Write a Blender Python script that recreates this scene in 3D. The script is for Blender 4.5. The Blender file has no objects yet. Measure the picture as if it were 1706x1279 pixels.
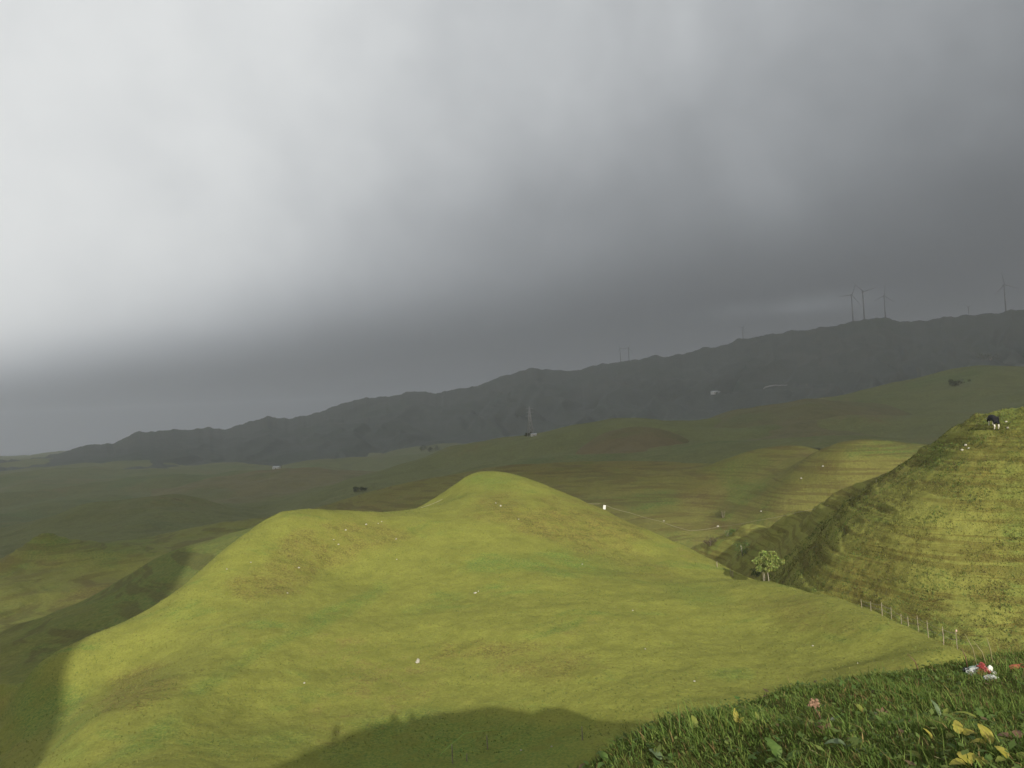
import bpy, bmesh, math, random
import numpy as np
from mathutils import Vector, Matrix

random.seed(7)
RNG = np.random.default_rng(11)
SC = bpy.context.scene
COL = SC.collection

# ------------------------------------------------------------------ camera
FPX, W0, H0 = 1241.0, 1706.0, 1279.0          # focal length in photo pixels
PITCH, ROLL = math.radians(2.8), math.radians(-2.5)
cam_data = bpy.data.cameras.new('camera')
cam_data.sensor_width = 36.0
cam_data.lens = 36.0 * FPX / W0
cam_data.clip_start = 0.05
cam_data.clip_end = 120000.0
cam = bpy.data.objects.new('camera', cam_data)
COL.objects.link(cam)
CAM_ROT = Matrix.Rotation(math.pi / 2 + PITCH, 3, 'X') @ Matrix.Rotation(ROLL, 3, 'Z')
cam.rotation_euler = CAM_ROT.to_euler()
cam.location = (0, 0, 0)
SC.camera = cam
CR = np.array(CAM_ROT)


def rays(u, v):
    """unit direction(s) in the world for photo pixel(s)"""
    u = np.asarray(u, float); v = np.asarray(v, float)
    d = np.stack([(u - W0 / 2) / FPX, -(v - H0 / 2) / FPX, -np.ones_like(u)], -1)
    d = d @ CR.T
    return d / np.linalg.norm(d, axis=-1, keepdims=True)


def pix(P):
    P = np.asarray(P, float) @ CR
    return W0 / 2 + FPX * P[..., 0] / -P[..., 2], H0 / 2 - FPX * P[..., 1] / -P[..., 2]


# ------------------------------------------------------------------ sun, sky, exposure
ANTI = rays(664., 1192.)                        # where the photographer's own shadow falls
TO_SUN = -ANTI
SUN_EL = math.asin(TO_SUN[2])
SUN_AZ = math.atan2(TO_SUN[0], TO_SUN[1])
sun_data = bpy.data.lights.new('sun', 'SUN')
sun_data.energy = 5.0
sun_data.angle = math.radians(0.53)
sun_data.color = (1.0, 0.95, 0.84)
sun = bpy.data.objects.new('sun', sun_data)
COL.objects.link(sun)
sun.rotation_euler = Vector(TO_SUN).to_track_quat('Z', 'Y').to_euler()
sun.location = (60, -300, 160)

world = bpy.data.worlds.new('World')
SC.world = world
world.use_nodes = True
wn = world.node_tree
for n in list(wn.nodes):
    wn.nodes.remove(n)
sky_n = wn.nodes.new('ShaderNodeTexSky')
sky_n.sky_type = 'NISHITA'
sky_n.sun_disc = False
sky_n.sun_elevation = SUN_EL
sky_n.sun_rotation = SUN_AZ
sky_n.air_density = 1.0
sky_n.dust_density = 2.0
bg = wn.nodes.new('ShaderNodeBackground')
bg.inputs['Strength'].default_value = 0.06
wo = wn.nodes.new('ShaderNodeOutputWorld')
wn.links.new(sky_n.outputs[0], bg.inputs[0])
wn.links.new(bg.outputs[0], wo.inputs[0])

SC.view_settings.view_transform = 'Standard'
SC.view_settings.look = 'None'
SC.view_settings.exposure = 0.35
SC.view_settings.gamma = 1.0
SC.view_settings.use_curve_mapping = False
SC.render.engine = 'CYCLES'
SC.cycles.use_denoising = True
SC.cycles.max_bounces = 4
SC.cycles.diffuse_bounces = 2
SC.cycles.volume_bounces = 1
SC.cycles.transparent_max_bounces = 8
SC.cycles.sample_clamp_indirect = 6.0


# ------------------------------------------------------------------ numpy helpers
_perm = {}


def perlin(x, y, seed=0):
    if seed not in _perm:
        r = np.random.default_rng(1000 + seed)
        a = r.uniform(0, 2 * np.pi, 4096)
        _perm[seed] = (r.permutation(4096), np.cos(a), np.sin(a))
    p, gx, gy = _perm[seed]
    x = np.asarray(x, float); y = np.asarray(y, float)
    xi = np.floor(x).astype(int); yi = np.floor(y).astype(int)
    xf, yf = x - xi, y - yi

    def g(ix, iy, dx, dy):
        h = p[(p[ix & 4095] + iy) & 4095]
        return gx[h] * dx + gy[h] * dy
    u = xf * xf * xf * (xf * (xf * 6 - 15) + 10)
    v = yf * yf * yf * (yf * (yf * 6 - 15) + 10)
    a = g(xi, yi, xf, yf); b = g(xi + 1, yi, xf - 1, yf)
    c = g(xi, yi + 1, xf, yf - 1); d = g(xi + 1, yi + 1, xf - 1, yf - 1)
    return 1.5 * ((a + (b - a) * u) * (1 - v) + (c + (d - c) * u) * v)


def fbm(x, y, octaves=4, seed=0, gain=0.5):
    s = 0; a = 1.0
    for o in range(octaves):
        s = s + a * perlin(x * 2 ** o, y * 2 ** o, seed + o)
        a *= gain
    return s


def sstep(a, b, x):
    t = np.clip((x - a) / (b - a), 0, 1)
    return t * t * (3 - 2 * t)


class Surf:
    """a smooth height sheet z(x, y) through scattered points"""

    def __init__(self, pts, smooth=0.0):
        pts = np.array(pts, float)
        self.c = pts[:, :2].mean(0)
        self.s = pts[:, :2].std()
        self.p = (pts[:, :2] - self.c) / self.s
        n = len(pts)
        d = np.linalg.norm(self.p[:, None] - self.p[None], axis=-1)
        K = self.k(d) + smooth * np.eye(n)
        P = np.c_[np.ones(n), self.p]
        A = np.block([[K, P], [P.T, np.zeros((3, 3))]])
        s = np.linalg.solve(A, np.r_[pts[:, 2], 0, 0, 0])
        self.w, self.a = s[:n], s[n:]

    @staticmethod
    def k(r):
        return np.where(r > 1e-9, r * r * np.log(np.maximum(r, 1e-9)), 0)

    def __call__(self, x, y):
        x = np.asarray(x, float); shp = x.shape
        q = (np.stack([x.ravel(), np.asarray(y, float).ravel()], -1) - self.c) / self.s
        out = np.empty(len(q))
        for i in range(0, len(q), 20000):
            b = q[i:i + 20000]
            d = np.linalg.norm(b[:, None] - self.p[None], axis=-1)
            out[i:i + 20000] = self.k(d) @ self.w + self.a[0] + b @ self.a[1:]
        return out.reshape(shp)


def world_pt(u, v, d):
    return rays(u, v) * np.asarray(d, float)[..., None]


def hill_from(crest, face, extra=(), back=0.45, drop=0.22, iters=4, smooth=1e-4, back2=None):
    """height sheet whose skyline runs along the crest points (u, v, distance)"""
    crest = np.array(crest, float); face = np.array(face, float)
    C = world_pt(crest[:, 0], crest[:, 1], crest[:, 2])
    F = world_pt(face[:, 0], face[:, 1], face[:, 2]) if len(face) else np.zeros((0, 3))
    off = np.zeros(len(C))
    tu, tv = crest[:, 0], crest[:, 1]
    for it in range(iters):
        C2 = C.copy(); C2[:, 2] += off
        B = C2.copy()
        h = np.linalg.norm(C2[:, :2], axis=1)
        B[:, :2] *= (1 + back)
        B[:, 2] = C2[:, 2] - drop * h * back + C[:, 2] / h * 0
        pts = np.r_[C2, F, B, np.array(extra, float).reshape(-1, 3)]
        s = Surf(pts, smooth)
        if it == iters - 1:
            break
        t = np.linspace(0.82, 1.0 + back * 0.7, 60)
        X = C[:, None, 0] * t; Y = C[:, None, 1] * t
        Z = s(X, Y)
        hh = np.sqrt(X * X + Y * Y)
        ang = (Z / hh).max(1)
        want = C[:, 2] / h
        off += (want - ang) * h * 0.9
    return s


def mesh_np(name, verts, faces, smooth=True):
    me = bpy.data.meshes.new(name)
    verts = np.ascontiguousarray(verts, np.float32); faces = np.ascontiguousarray(faces, np.int32)
    k = faces.shape[1]
    me.vertices.add(len(verts)); me.vertices.foreach_set('co', verts.ravel())
    me.loops.add(faces.size); me.loops.foreach_set('vertex_index', faces.ravel())
    me.polygons.add(len(faces))
    me.polygons.foreach_set('loop_start', np.arange(len(faces), dtype=np.int32) * k)
    me.polygons.foreach_set('loop_total', np.full(len(faces), k, np.int32))
    me.polygons.foreach_set('use_smooth', np.full(len(faces), smooth, bool))
    me.update(calc_edges=True)
    return me


def grid_faces(n, m):
    i = np.arange(n - 1)[:, None] * m + np.arange(m - 1)[None]
    return np.stack([i, i + m, i + m + 1, i + 1], -1).reshape(-1, 4)


def link(name, me, mat=None, parent=None, **props):
    o = bpy.data.objects.new(name, me)
    COL.objects.link(o)
    if mat is not None:
        me.materials.append(mat)
    if parent is not None:
        o.parent = parent
    for k_, v_ in props.items():
        o[k_] = v_
    return o


def grid_xy(name, f, x0, x1, y0, y1, step, mat, **props):
    xs = np.arange(x0, x1 + step, step); ys = np.arange(y0, y1 + step, step)
    X, Y = np.meshgrid(xs, ys, indexing='ij')
    Z = f(X, Y)
    V = np.stack([X, Y, Z], -1).reshape(-1, 3)
    return link(name, mesh_np(name, V, grid_faces(len(xs), len(ys))), mat, **props)


def grid_polar(name, f, a0, a1, na, r0, r1, nr, mat, **props):
    th = np.radians(np.linspace(a0, a1, na)); r = np.geomspace(r0, r1, nr)
    T, R = np.meshgrid(th, r, indexing='ij')
    X, Y = R * np.sin(T), R * np.cos(T)
    V = np.stack([X, Y, f(X, Y)], -1).reshape(-1, 3)
    return link(name, mesh_np(name, V, grid_faces(na, nr)[:, ::-1]), mat, **props)


# ------------------------------------------------------------------ material helpers
class NT:
    def __init__(self, name):
        self.m = bpy.data.materials.new(name)
        self.m.use_nodes = True
        self.t = self.m.node_tree
        for n in list(self.t.nodes):
            self.t.nodes.remove(n)
        self.out = self.t.nodes.new('ShaderNodeOutputMaterial')
        self.co = None

    def n(self, typ, **kw):
        nd = self.t.nodes.new(typ)
        for k_, v_ in kw.items():
            if k_.startswith('i_'):
                nd.inputs[k_[2:].replace('_', ' ')].default_value = v_
            else:
                setattr(nd, k_, v_)
        return nd

    def l(self, a, b):
        self.t.links.new(a, b)

    def coord(self, scale=(1, 1, 1), rot=(0, 0, 0)):
        if self.co is None:
            self.co = self.n('ShaderNodeTexCoord')
        if scale == (1, 1, 1) and rot == (0, 0, 0):
            return self.co.outputs['Object']
        mp = self.n('ShaderNodeMapping')
        mp.inputs['Scale'].default_value = scale
        mp.inputs['Rotation'].default_value = rot
        self.l(self.co.outputs['Object'], mp.inputs[0])
        return mp.outputs[0]

    def noise(self, scale, detail=4, rough=0.55, vec=None, dist=0.0):
        nd = self.n('ShaderNodeTexNoise')
        nd.inputs['Scale'].default_value = scale
        nd.inputs['Detail'].default_value = detail
        nd.inputs['Roughness'].default_value = rough
        nd.inputs['Distortion'].default_value = dist
        self.l(vec if vec is not None else self.coord(), nd.inputs['Vector'])
        return nd.outputs['Fac']

    def ramp(self, fac, a, b, va=0.0, vb=1.0):
        mr = self.n('ShaderNodeMapRange')
        mr.interpolation_type = 'SMOOTHSTEP'
        for nm, v_ in (('From Min', a), ('From Max', b), ('To Min', va), ('To Max', vb)):
            mr.inputs[nm].default_value = v_
        self.l(fac, mr.inputs[0])
        return mr.outputs[0]

    def math(self, op, a, b=None):
        m = self.n('ShaderNodeMath', operation=op)
        for i, x in enumerate((a, b)):
            if x is None:
                continue
            if isinstance(x, (int, float)):
                m.inputs[i].default_value = x
            else:
                self.l(x, m.inputs[i])
        return m.outputs[0]

    def mix(self, fac, a, b, blend='MIX'):
        m = self.n('ShaderNodeMix', data_type='RGBA', blend_type=blend)
        for sock, x in ((m.inputs[0], fac), (m.inputs[6], a), (m.inputs[7], b)):
            if isinstance(x, (int, float)):
                sock.default_value = x
            elif isinstance(x, tuple):
                sock.default_value = (*x, 1) if len(x) == 3 else x
            else:
                self.l(x, sock)
        return m.outputs[2]

    def principled(self, col, rough=0.9, normal=None, spec=0.2, **kw):
        b = self.n('ShaderNodeBsdfPrincipled')
        if isinstance(col, tuple):
            b.inputs['Base Color'].default_value = (*col, 1)
        else:
            self.l(col, b.inputs['Base Color'])
        b.inputs['Roughness'].default_value = rough
        b.inputs['Specular IOR Level'].default_value = spec
        for k_, v_ in kw.items():
            b.inputs[k_].default_value = v_
        if normal is not None:
            self.l(normal, b.inputs['Normal'])
        self.l(b.outputs[0], self.out.inputs[0])
        return b

    def bump(self, h, strength=0.5, dist=0.1):
        b = self.n('ShaderNodeBump')
        b.inputs['Strength'].default_value = strength
        b.inputs['Distance'].default_value = dist
        self.l(h, b.inputs['Height'])
        return b.outputs[0]


def tuft_n(m, S):
    return m.noise(1.1 / S, 5, 0.8, vec=m.coord((0.6, 1.6, 1.0), (0, 0, 0.2)))


def grass_mat(name, olive, green, brown, S=1.0, green_lo=0.52, brown_lo=0.56, speck=0.5, bump=0.6, streak=(1, 1, 1), grain=5.0, strata=0.0, zs=1.4):
    m = NT(name)
    big = m.noise(0.055 / S, 3, 0.6)
    big2 = m.noise(0.09 / S, 5, 0.65, vec=m.coord(streak, (0, 0, 0.5)), dist=0.4)
    med = m.noise(0.42 / S, 6, 0.7)
    fine = m.noise(grain / S, 4, 0.8)
    tuft = m.noise(1.6 / S, 5, 0.75, vec=m.coord((1, 1, 1), (0, 0, 1.1)))
    c = m.mix(m.ramp(big2, green_lo, green_lo + 0.14), olive, green)
    c = m.mix(m.math('MULTIPLY', m.ramp(big, brown_lo, brown_lo + 0.12), m.ramp(med, 0.42, 0.66)), c, brown)
    pa = m.n('ShaderNodeAttribute', attribute_name='patch'); ps = m.n('ShaderNodeSeparateColor'); m.l(pa.outputs['Color'], ps.inputs[0])
    pn_ = m.ramp(tuft_n(m, S), 0.36, 0.60)
    c = m.mix(m.math('MULTIPLY', ps.outputs[1], m.ramp(med, 0.34, 0.56, 0.4, 1.0)), c, tuple(x * q for x, q in zip(green, (0.72, 0.9, 0.9))))
    c = m.mix(m.math('MULTIPLY', ps.outputs[0], m.ramp(med, 0.36, 0.56, 0.35, 1.0)), c, tuple(x * q for x, q in zip(brown, (1.0, 0.9, 0.9))))
    c = m.mix(m.math('MULTIPLY', m.math('MULTIPLY', ps.outputs[0], pn_), m.ramp(med, 0.42, 0.56, 0.1, 0.9)), c, tuple(x * 0.36 for x in brown))
    c = m.mix(ps.outputs[2], c, tuple(x * 0.32 for x in brown))
    # darker, rougher clumps of old grass
    spk = m.math('MULTIPLY', m.ramp(tuft, 0.53, 0.66), m.ramp(med, 0.40, 0.58))
    c = m.mix(m.math('MULTIPLY', spk, speck), c, tuple(x * 0.55 for x in brown))
    c = m.mix(m.ramp(fine, 0.32, 0.66, 0.0, 0.75), c, tuple(x * 1.45 for x in olive), 'MIX')
    c = m.mix(m.ramp(med, 0.3, 0.6, 0.5, 0.0), c, tuple(x * 0.72 for x in olive))
    if strata:                                        # trodden contour paths, barer than the turf between
        sn = m.noise(1.0, 4, 0.6, vec=m.coord((0.05, 0.05, zs)), dist=0.25)
        c = m.mix(m.math('MULTIPLY', m.ramp(sn, 0.50, 0.57), m.ramp(med, 0.3, 0.55, 0.3 * strata, strata)), c, tuple(x * 0.62 for x in brown))
    h = m.math('ADD', m.math('MULTIPLY', fine, 0.5), m.math('MULTIPLY', tuft, 1.0))
    m.principled(c, 0.95, m.bump(h, bump, 0.25 * S), 0.1)
    return m.m


# ------------------------------------------------------------------ terrain: height sheets
front_s = hill_from(
    crest=[(-60, 1165, 112), (0, 1138, 99), (50, 1122, 87), (100, 1108, 77), (200, 1055, 80), (300, 978, 90), (370, 918, 97), (420, 880, 101), (460, 858, 104), (510, 849, 107),
           (560, 849, 109), (620, 853, 112), (670, 851, 116), (715, 837, 120), (740, 820, 122), (770, 798, 124), (810, 785, 126),
           (850, 790, 126), (900, 806, 125), (960, 830, 122), (1005, 850, 116), (1060, 875, 111), (1120, 902, 105), (1170, 925, 100),
           (1230, 955, 94), (1280, 968, 89), (1330, 980, 84), (1400, 1000, 81), (1470, 1025, 76), (1530, 1052, 71), (1595, 1082, 64), (1650, 1130, 58)],
    face=[(150, 1200, 65), (0, 1200, 88), (150, 1279, 58), (60, 1279, 67), (-60, 1279, 94), (250, 1150, 67), (400, 1050, 76), (400, 1200, 61), (550, 950, 91), (600, 1100, 70), (664, 1192, 61), (750, 1279, 53),
          (500, 1279, 54), (250, 1279, 53), (0, 1279, 77), (850, 900, 95), (850, 1030, 74), (900, 1190, 59), (1000, 1279, 50), (1100, 1000, 79), (1100, 1120, 63), (1200, 1210, 53),
          (1300, 1050, 73), (1300, 1150, 60), (1450, 1090, 66), (1450, 1150, 58), (1050, 930, 97), (1200, 1000, 82)],
    back=0.35, drop=0.42)

right_s = hill_from(
    crest=[(1960, 690, 92), (1830, 684, 97), (1706, 680, 100), (1650, 686, 102), (1610, 700, 104), (1570, 725, 108), (1540, 745, 108), (1500, 772, 108), (1440, 802, 111), (1380, 830, 119),
           (1320, 850, 134), (1250, 872, 155), (1190, 898, 172), (1130, 925, 180)],
    face=[(1706, 740, 93), (1706, 850, 86), (1706, 950, 81), (1706, 1050, 76), (1600, 780, 93), (1600, 880, 85), (1600, 980, 79), (1600, 1060, 74),
          (1545, 765, 102), (1500, 810, 97), (1450, 860, 93), (1400, 910, 91), (1350, 955, 93), (1500, 880, 87), (1500, 960, 82), (1500, 1020, 79), (1430, 940, 87), (1430, 1000, 84),
          (1440, 830, 100), (1400, 850, 107), (1400, 875, 97), (1350, 870, 118), (1350, 905, 108), (1300, 890, 131), (1300, 935, 114), (1250, 905, 146), (1250, 945, 130), (1200, 940, 150),
          (1840, 740, 90), (1840, 860, 84), (1840, 960, 79), (1840, 1060, 74), (1960, 860, 79), (1960, 1000, 75)],
    extra=[(30, 20, -20), (36, 18, -19), (44, 24, -18.5), (54, 20, -15), (42, 36, -18.5), (30, 34, -21), (62, 34, -12), (64, 12, -12)],
    back=0.25, drop=0.5)

valley_s = hill_from(
    crest=[(640, 815, 275), (700, 800, 270), (780, 785, 265), (840, 775, 262), (950, 770, 258), (1080, 768, 250), (1180, 772, 240), (1250, 748, 228), (1330, 742, 220), (1430, 740, 214), (1530, 743, 208), (1660, 750, 204), (1800, 760, 200)],
    face=[(1500, 775, 182), (1400, 800, 180), (1300, 850, 182), (1200, 900, 186), (1200, 840, 200), (1100, 900, 182), (1100, 840, 205), (1000, 900, 178), (980, 820, 225), (850, 850, 210), (700, 880, 215), (1060, 800, 228),
          (1300, 790, 200), (1150, 930, 182), (1550, 830, 178), (1400, 870, 178)],
    back=0.4, drop=0.2)

# spur behind the left flank of the front hill, and a rounded hill beyond it
spur_s = hill_from(
    crest=[(520, 862, 152), (460, 868, 151), (430, 876, 150), (380, 890, 150), (330, 906, 150), (280, 922, 150), (250, 935, 149), (200, 965, 148), (150, 992, 146), (60, 1030, 142), (-40, 1070, 138), (-140, 1110, 134)],
    face=[(440, 910, 132), (380, 950, 124), (300, 1000, 116), (200, 1060, 108), (100, 1110, 104), (0, 1160, 100), (-100, 1210, 96), (520, 900, 135)],
    back=0.4, drop=0.3)
round_s = hill_from(
    crest=[(-120, 905, 420), (-20, 885, 430), (80, 862, 440), (160, 842, 450), (240, 830, 455), (330, 834, 460), (410, 842, 465), (500, 832, 470), (590, 815, 480), (680, 808, 490), (780, 815, 500)],
    face=[(0, 920, 350), (150, 890, 350), (300, 880, 350), (450, 875, 350), (600, 860, 360), (240, 855, 400), (420, 862, 400), (560, 842, 410), (90, 880, 400), (750, 850, 380)],
    back=0.5, drop=0.12)

knoll_s = hill_from(
    crest=[(-120, 960, 240), (-40, 945, 245), (20, 925, 250), (70, 895, 254), (110, 902, 258), (150, 905, 262), (220, 898, 270), (330, 880, 285), (420, 866, 300), (520, 862, 310), (640, 868, 320)],
    face=[(20, 960, 232), (150, 950, 235), (100, 1020, 200), (250, 960, 230), (0, 1100, 150), (200, 1040, 172), (330, 960, 220), (420, 920, 250), (350, 1040, 175), (-100, 1050, 190), (520, 920, 250), (640, 920, 250)],
    back=0.4, drop=0.15)

mid_s = hill_from(
    crest=[(430, 850, 520), (560, 800, 540), (700, 764, 560), (830, 744, 580), (900, 733, 600), (1000, 720, 620), (1060, 711, 630), (1110, 717, 650), (1160, 705, 680), (1220, 685, 720), (1290, 668, 760), (1400, 655, 800), (1500, 640, 850), (1600, 628, 900), (1706, 618, 950), (1850, 605, 1000)],
    face=[(430, 900, 430), (560, 850, 430), (700, 805, 420), (900, 760, 470), (1060, 745, 450), (1060, 770, 380), (1250, 720, 480), (1250, 750, 380), (1450, 690, 560), (1450, 740, 380), (1650, 670, 650), (1650, 740, 380), (1850, 680, 600), (1850, 750, 380)],
    back=0.6, drop=0.1)

ridge_px = [(-150, 775), (-60, 768), (0, 766), (60, 764), (100, 755), (150, 740), (190, 738), (225, 720), (260, 718), (330, 714), (350, 711), (370, 716), (445, 693), (480, 697),
            (520, 690), (560, 675), (605, 663), (650, 660), (690, 650), (725, 655), (770, 646), (800, 640), (840, 625), (880, 613), (960, 617), (975, 611), (1030, 602),
            (1090, 593), (1140, 590), (1170, 578), (1195, 578), (1230, 565), (1300, 553), (1350, 547), (1410, 537), (1440, 530), (1475, 528), (1500, 534), (1545, 533),
            (1570, 527), (1650, 521), (1706, 514), (1800, 500), (1900, 495)]
RP = np.array(ridge_px, float)
RD = np.interp(RP[:, 0], [-150, 600, 1100, 1900], [2500, 2700, 2600, 2300])      # distance of the crest
RC = world_pt(RP[:, 0], RP[:, 1], RD)
R_az = np.arctan2(RC[:, 0], RC[:, 1]); R_h = np.hypot(RC[:, 0], RC[:, 1]); R_z = RC[:, 2]


def front_f(x, y):
    return front_s(x, y) + 0.25 * fbm(x / 9, y / 9, 3, 3) + 0.05 * fbm(x / 1.3, y / 1.3, 2, 5)


def terrace(x, y, z):
    """broken cattle paths: noise drawn out along the contours"""
    a = (x * 0.92 - y * 0.38) / 5.0 + 0.3 * fbm(x / 6, y / 6, 2, 29)
    c = z / 1.1 + 0.4 * fbm(x / 12, y / 12, 2, 21)
    return fbm(a, c, 4, 23, 0.6)


def right_f(x, y):
    z = right_s(x, y) + 0.25 * fbm(x / 14, y / 14, 3, 13)
    t = terrace(x, y, z)
    msk = 0.35 + 0.65 * sstep(-0.3, 0.4, fbm(x / 13, y / 13, 2, 31) + 0.1)
    return z + 0.38 * t * msk + 0.10 * fbm(x / 0.9, y / 0.9, 2, 35)


def valley_f(x, y):
    z = valley_s(x, y) + 0.7 * fbm(x / 33, y / 33, 4, 43)
    per = 1.3
    ph = z / per + 0.7 * fbm(x / 40, y / 40, 3, 51)
    fr = ph - np.floor(ph)
    return z + (sstep(0, 0.4, fr) - fr) * per * 0.22 * sstep(-0.2, 0.4, fbm(x / 50, y / 50, 2, 57) + 0.2)


def knoll_f(x, y):
    z = knoll_s(x, y) + 1.2 * fbm(x / 30, y / 30, 4, 63)
    per = 1.6
    ph = z / per + 0.8 * fbm(x / 22, y / 22, 3, 71)
    fr = ph - np.floor(ph)
    return z + (sstep(0, 0.4, fr) - fr) * per * 0.35


back_s = [
    hill_from([(900, 790, 470), (960, 752, 480), (1010, 722, 485), (1060, 711, 490), (1110, 718, 490), (1160, 742, 490), (1220, 775, 485)], [(1000, 760, 420), (1060, 750, 410), (1120, 765, 410), (1060, 780, 370), (930, 800, 400), (1200, 800, 400)], back=0.4, drop=0.2),
    hill_from([(1050, 760, 600), (1110, 722, 610), (1170, 697, 620), (1230, 680, 630), (1290, 668, 640), (1360, 662, 645), (1430, 668, 650), (1500, 684, 650), (1570, 712, 645), (1640, 750, 640)], [(1200, 730, 520), (1300, 715, 510), (1400, 715, 510), (1500, 735, 510), (1300, 750, 440), (1120, 770, 500), (1620, 780, 520)], back=0.4, drop=0.2),
    hill_from([(480, 862, 340), (540, 845, 345), (600, 832, 350), (660, 815, 350), (730, 797, 352), (800, 782, 352), (870, 775, 350), (950, 778, 345), (1040, 800, 340)], [(560, 880, 300), (660, 860, 300), (760, 835, 300), (860, 820, 300), (960, 825, 295)], back=0.35, drop=0.2),
    hill_from([(250, 822, 800), (340, 800, 810), (420, 788, 820), (500, 783, 820), (580, 784, 820), (660, 790, 815), (740, 805, 810)], [(340, 830, 660), (450, 815, 650), (560, 812, 650), (680, 818, 650)], back=0.4, drop=0.15)]


def back_f(i):
    return lambda x, y: back_s[i](x, y) + (3.0, 4.0, 1.5, 5.0)[i] * fbm(x / 80, y / 80, 4, 191 + 3 * i, 0.45)


def spur_f(x, y):
    return spur_s(x, y) + 0.5 * fbm(x / 16, y / 16, 4, 163)


def round_f(x, y):
    return round_s(x, y) + 3.0 * fbm(x / 70, y / 70, 4, 173)


def mid_f(x, y):
    return mid_s(x, y) + 11 * fbm(x / 170, y / 170, 5, 83, 0.42)


def ridge_f(x, y):
    az = np.arctan2(x, y); h = np.hypot(x, y)
    zc = np.interp(az, R_az, R_z) + 4.0 * fbm(az * 90, az * 0 + 3.3, 4, 181); hc = np.interp(az, R_az, R_h)
    t = h / hc
    foot = 0.52
    s = np.clip((t - foot) / (1 - foot), 0, 1)
    zf = -75 + (zc + 75) * (0.62 * s + 0.38 * s ** 2.2)
    zb = zc - (t - 1) * hc * 0.22
    z = np.where(t < 1, zf, zb)
    # gullies running down the face, dying out at the crest and at the foot
    gul = 1 - np.abs(fbm(az * 15 + 0.9 * fbm(x / 500, y / 500, 3, 91), h / 700, 3, 95, 0.42))
    return z + (gul - 0.75) * np.clip(zc + 75, 20, 400) * 0.24 * np.sin(np.pi * np.clip(s, 0, 1)) ** 1.2


def ground_f(x, y):
    h = np.hypot(x, y)
    z = -62 + 24 * fbm(x / 300, y / 300, 5, 103, 0.42) * sstep(150, 500, h)
    return z


# bank the photographer stands on; behind it the hill goes on and throws its shadow on the slope below
bank_pts = []
for u, v, d in [(1000, 1279, 5.3), (1100, 1218, 6.3), (1200, 1190, 7.2), (1350, 1152, 8.2), (1480, 1130, 9.0), (1600, 1112, 9.8), (1706, 1092, 10.6),
                (1300, 1279, 4.6), (1500, 1279, 4.4), (1700, 1279, 4.3), (1500, 1200, 6.4), (1650, 1180, 7.4), (1300, 1215, 6.0)]:
    bank_pts.append(world_pt(u, v, d))
for u, v, d in [(850, 1330, 11), (1000, 1300, 13), (1150, 1260, 14), (1350, 1230, 14), (1600, 1175, 16), (1750, 1145, 18)]:
    p = world_pt(u, v, d); bank_pts.append(p)
bank_pts += [(0, 0, -1.66), (-1, -1, -1.6), (1.2, -1, -1.5), (0, -3, -0.2), (-9.8, -5, -2.3), (-7.3, -5, -1.0), (-3.5, -5, 0.43), (-1.2, -5, 1.2), (0.85, -5, 1.48), (2.4, -5, 1.35), (3.9, -5, 0.9), (6, -5, 0.7), (-4.2, -2, -1.6), (-4.2, 1, -3.0), (-10.5, -2, -3.8), (-10.5, 3, -7), (-18, -2, -8), (-18, 6, -12),
             (-0.6, 4, -3.2), (0.2, 7.5, -5.4), (4.5, -3.2, 0.1), (9, -3.6, 0.1), (14, -4, -0.5), (22, -4, -2.0), (34, -5, -5.5), (3.5, 1.2, -1.55), (7, 1.8, -1.7), (12, 3, -2.4), (20, 4, -3.8), (32, 5, -6.5),
             (4, -8, 1.2), (14, -9, 0.8), (-6, -8, 0.2), (-16, -8, -4.5), (28, -9, -2.0), (-3, 6, -5.2), (-8, 8, -8.5), (-14, 12, -14),
             (10, 11, -4.9), (14, 12, -5.8), (12, 15, -7.6), (7, 12, -5.2), (-10, 22, -20), (0, 20, -15), (10, 24, -15), (20, 26, -14), (30, 26, -13), (0, 34, -23.5), (14, 36, -21), (-14, 32, -24), (28, 34, -17), (-25, 20, -22)]
bank_s = Surf(bank_pts, 1e-4)


def bank_f(x, y):
    x = np.asarray(x, float); y = np.asarray(y, float)
    yc = np.maximum(y, -9.0); xc = np.clip(x, -30, 36)
    z = bank_s(xc, yc) - 0.25 * (yc - y) - 0.25 * np.abs(x - xc)
    return z + 0.05 * fbm(x / 0.7, y / 0.7, 3, 113) + 0.02 * fbm(x / 0.2, y / 0.2, 2, 117)


# ------------------------------------------------------------------ terrain: materials and meshes
OLIVE, GREEN, BROWN = (0.146, 0.152, 0.031), (0.078, 0.130, 0.027), (0.136, 0.100, 0.034)
m_front = grass_mat('front_grass', OLIVE, GREEN, BROWN, 1.0, 0.55, 0.54, 0.6, 0.5, (1, 2.2, 1))
m_right = grass_mat('right_grass', (0.156, 0.158, 0.036), (0.080, 0.132, 0.027), (0.13, 0.095, 0.025), 0.8, 0.56, 0.5, 0.8, 0.8, (1, 1, 1.5), 6.0, 0.5, 2.0)
m_valley = grass_mat('valley_grass', (0.108, 0.104, 0.028), (0.066, 0.098, 0.022), (0.110, 0.082, 0.032), 2.6, 0.52, 0.5, 0.6, 0.6, strata=0.5, zs=1.3)
m_knoll = grass_mat('knoll_grass', (0.116, 0.120, 0.030), (0.066, 0.106, 0.023), (0.112, 0.086, 0.032), 2.8, 0.5, 0.52, 0.6, 0.6, strata=0.5, zs=1.0)
m_mid = grass_mat('mid_grass', (0.084, 0.092, 0.034), (0.052, 0.082, 0.026), (0.105, 0.070, 0.034), 9.0, 0.52, 0.5, 0.6, 0.5)
m_ground = grass_mat('ground_grass', (0.084, 0.092, 0.036), (0.052, 0.082, 0.028), (0.105, 0.072, 0.034), 9.0, 0.5, 0.5, 0.7, 0.5)
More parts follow.
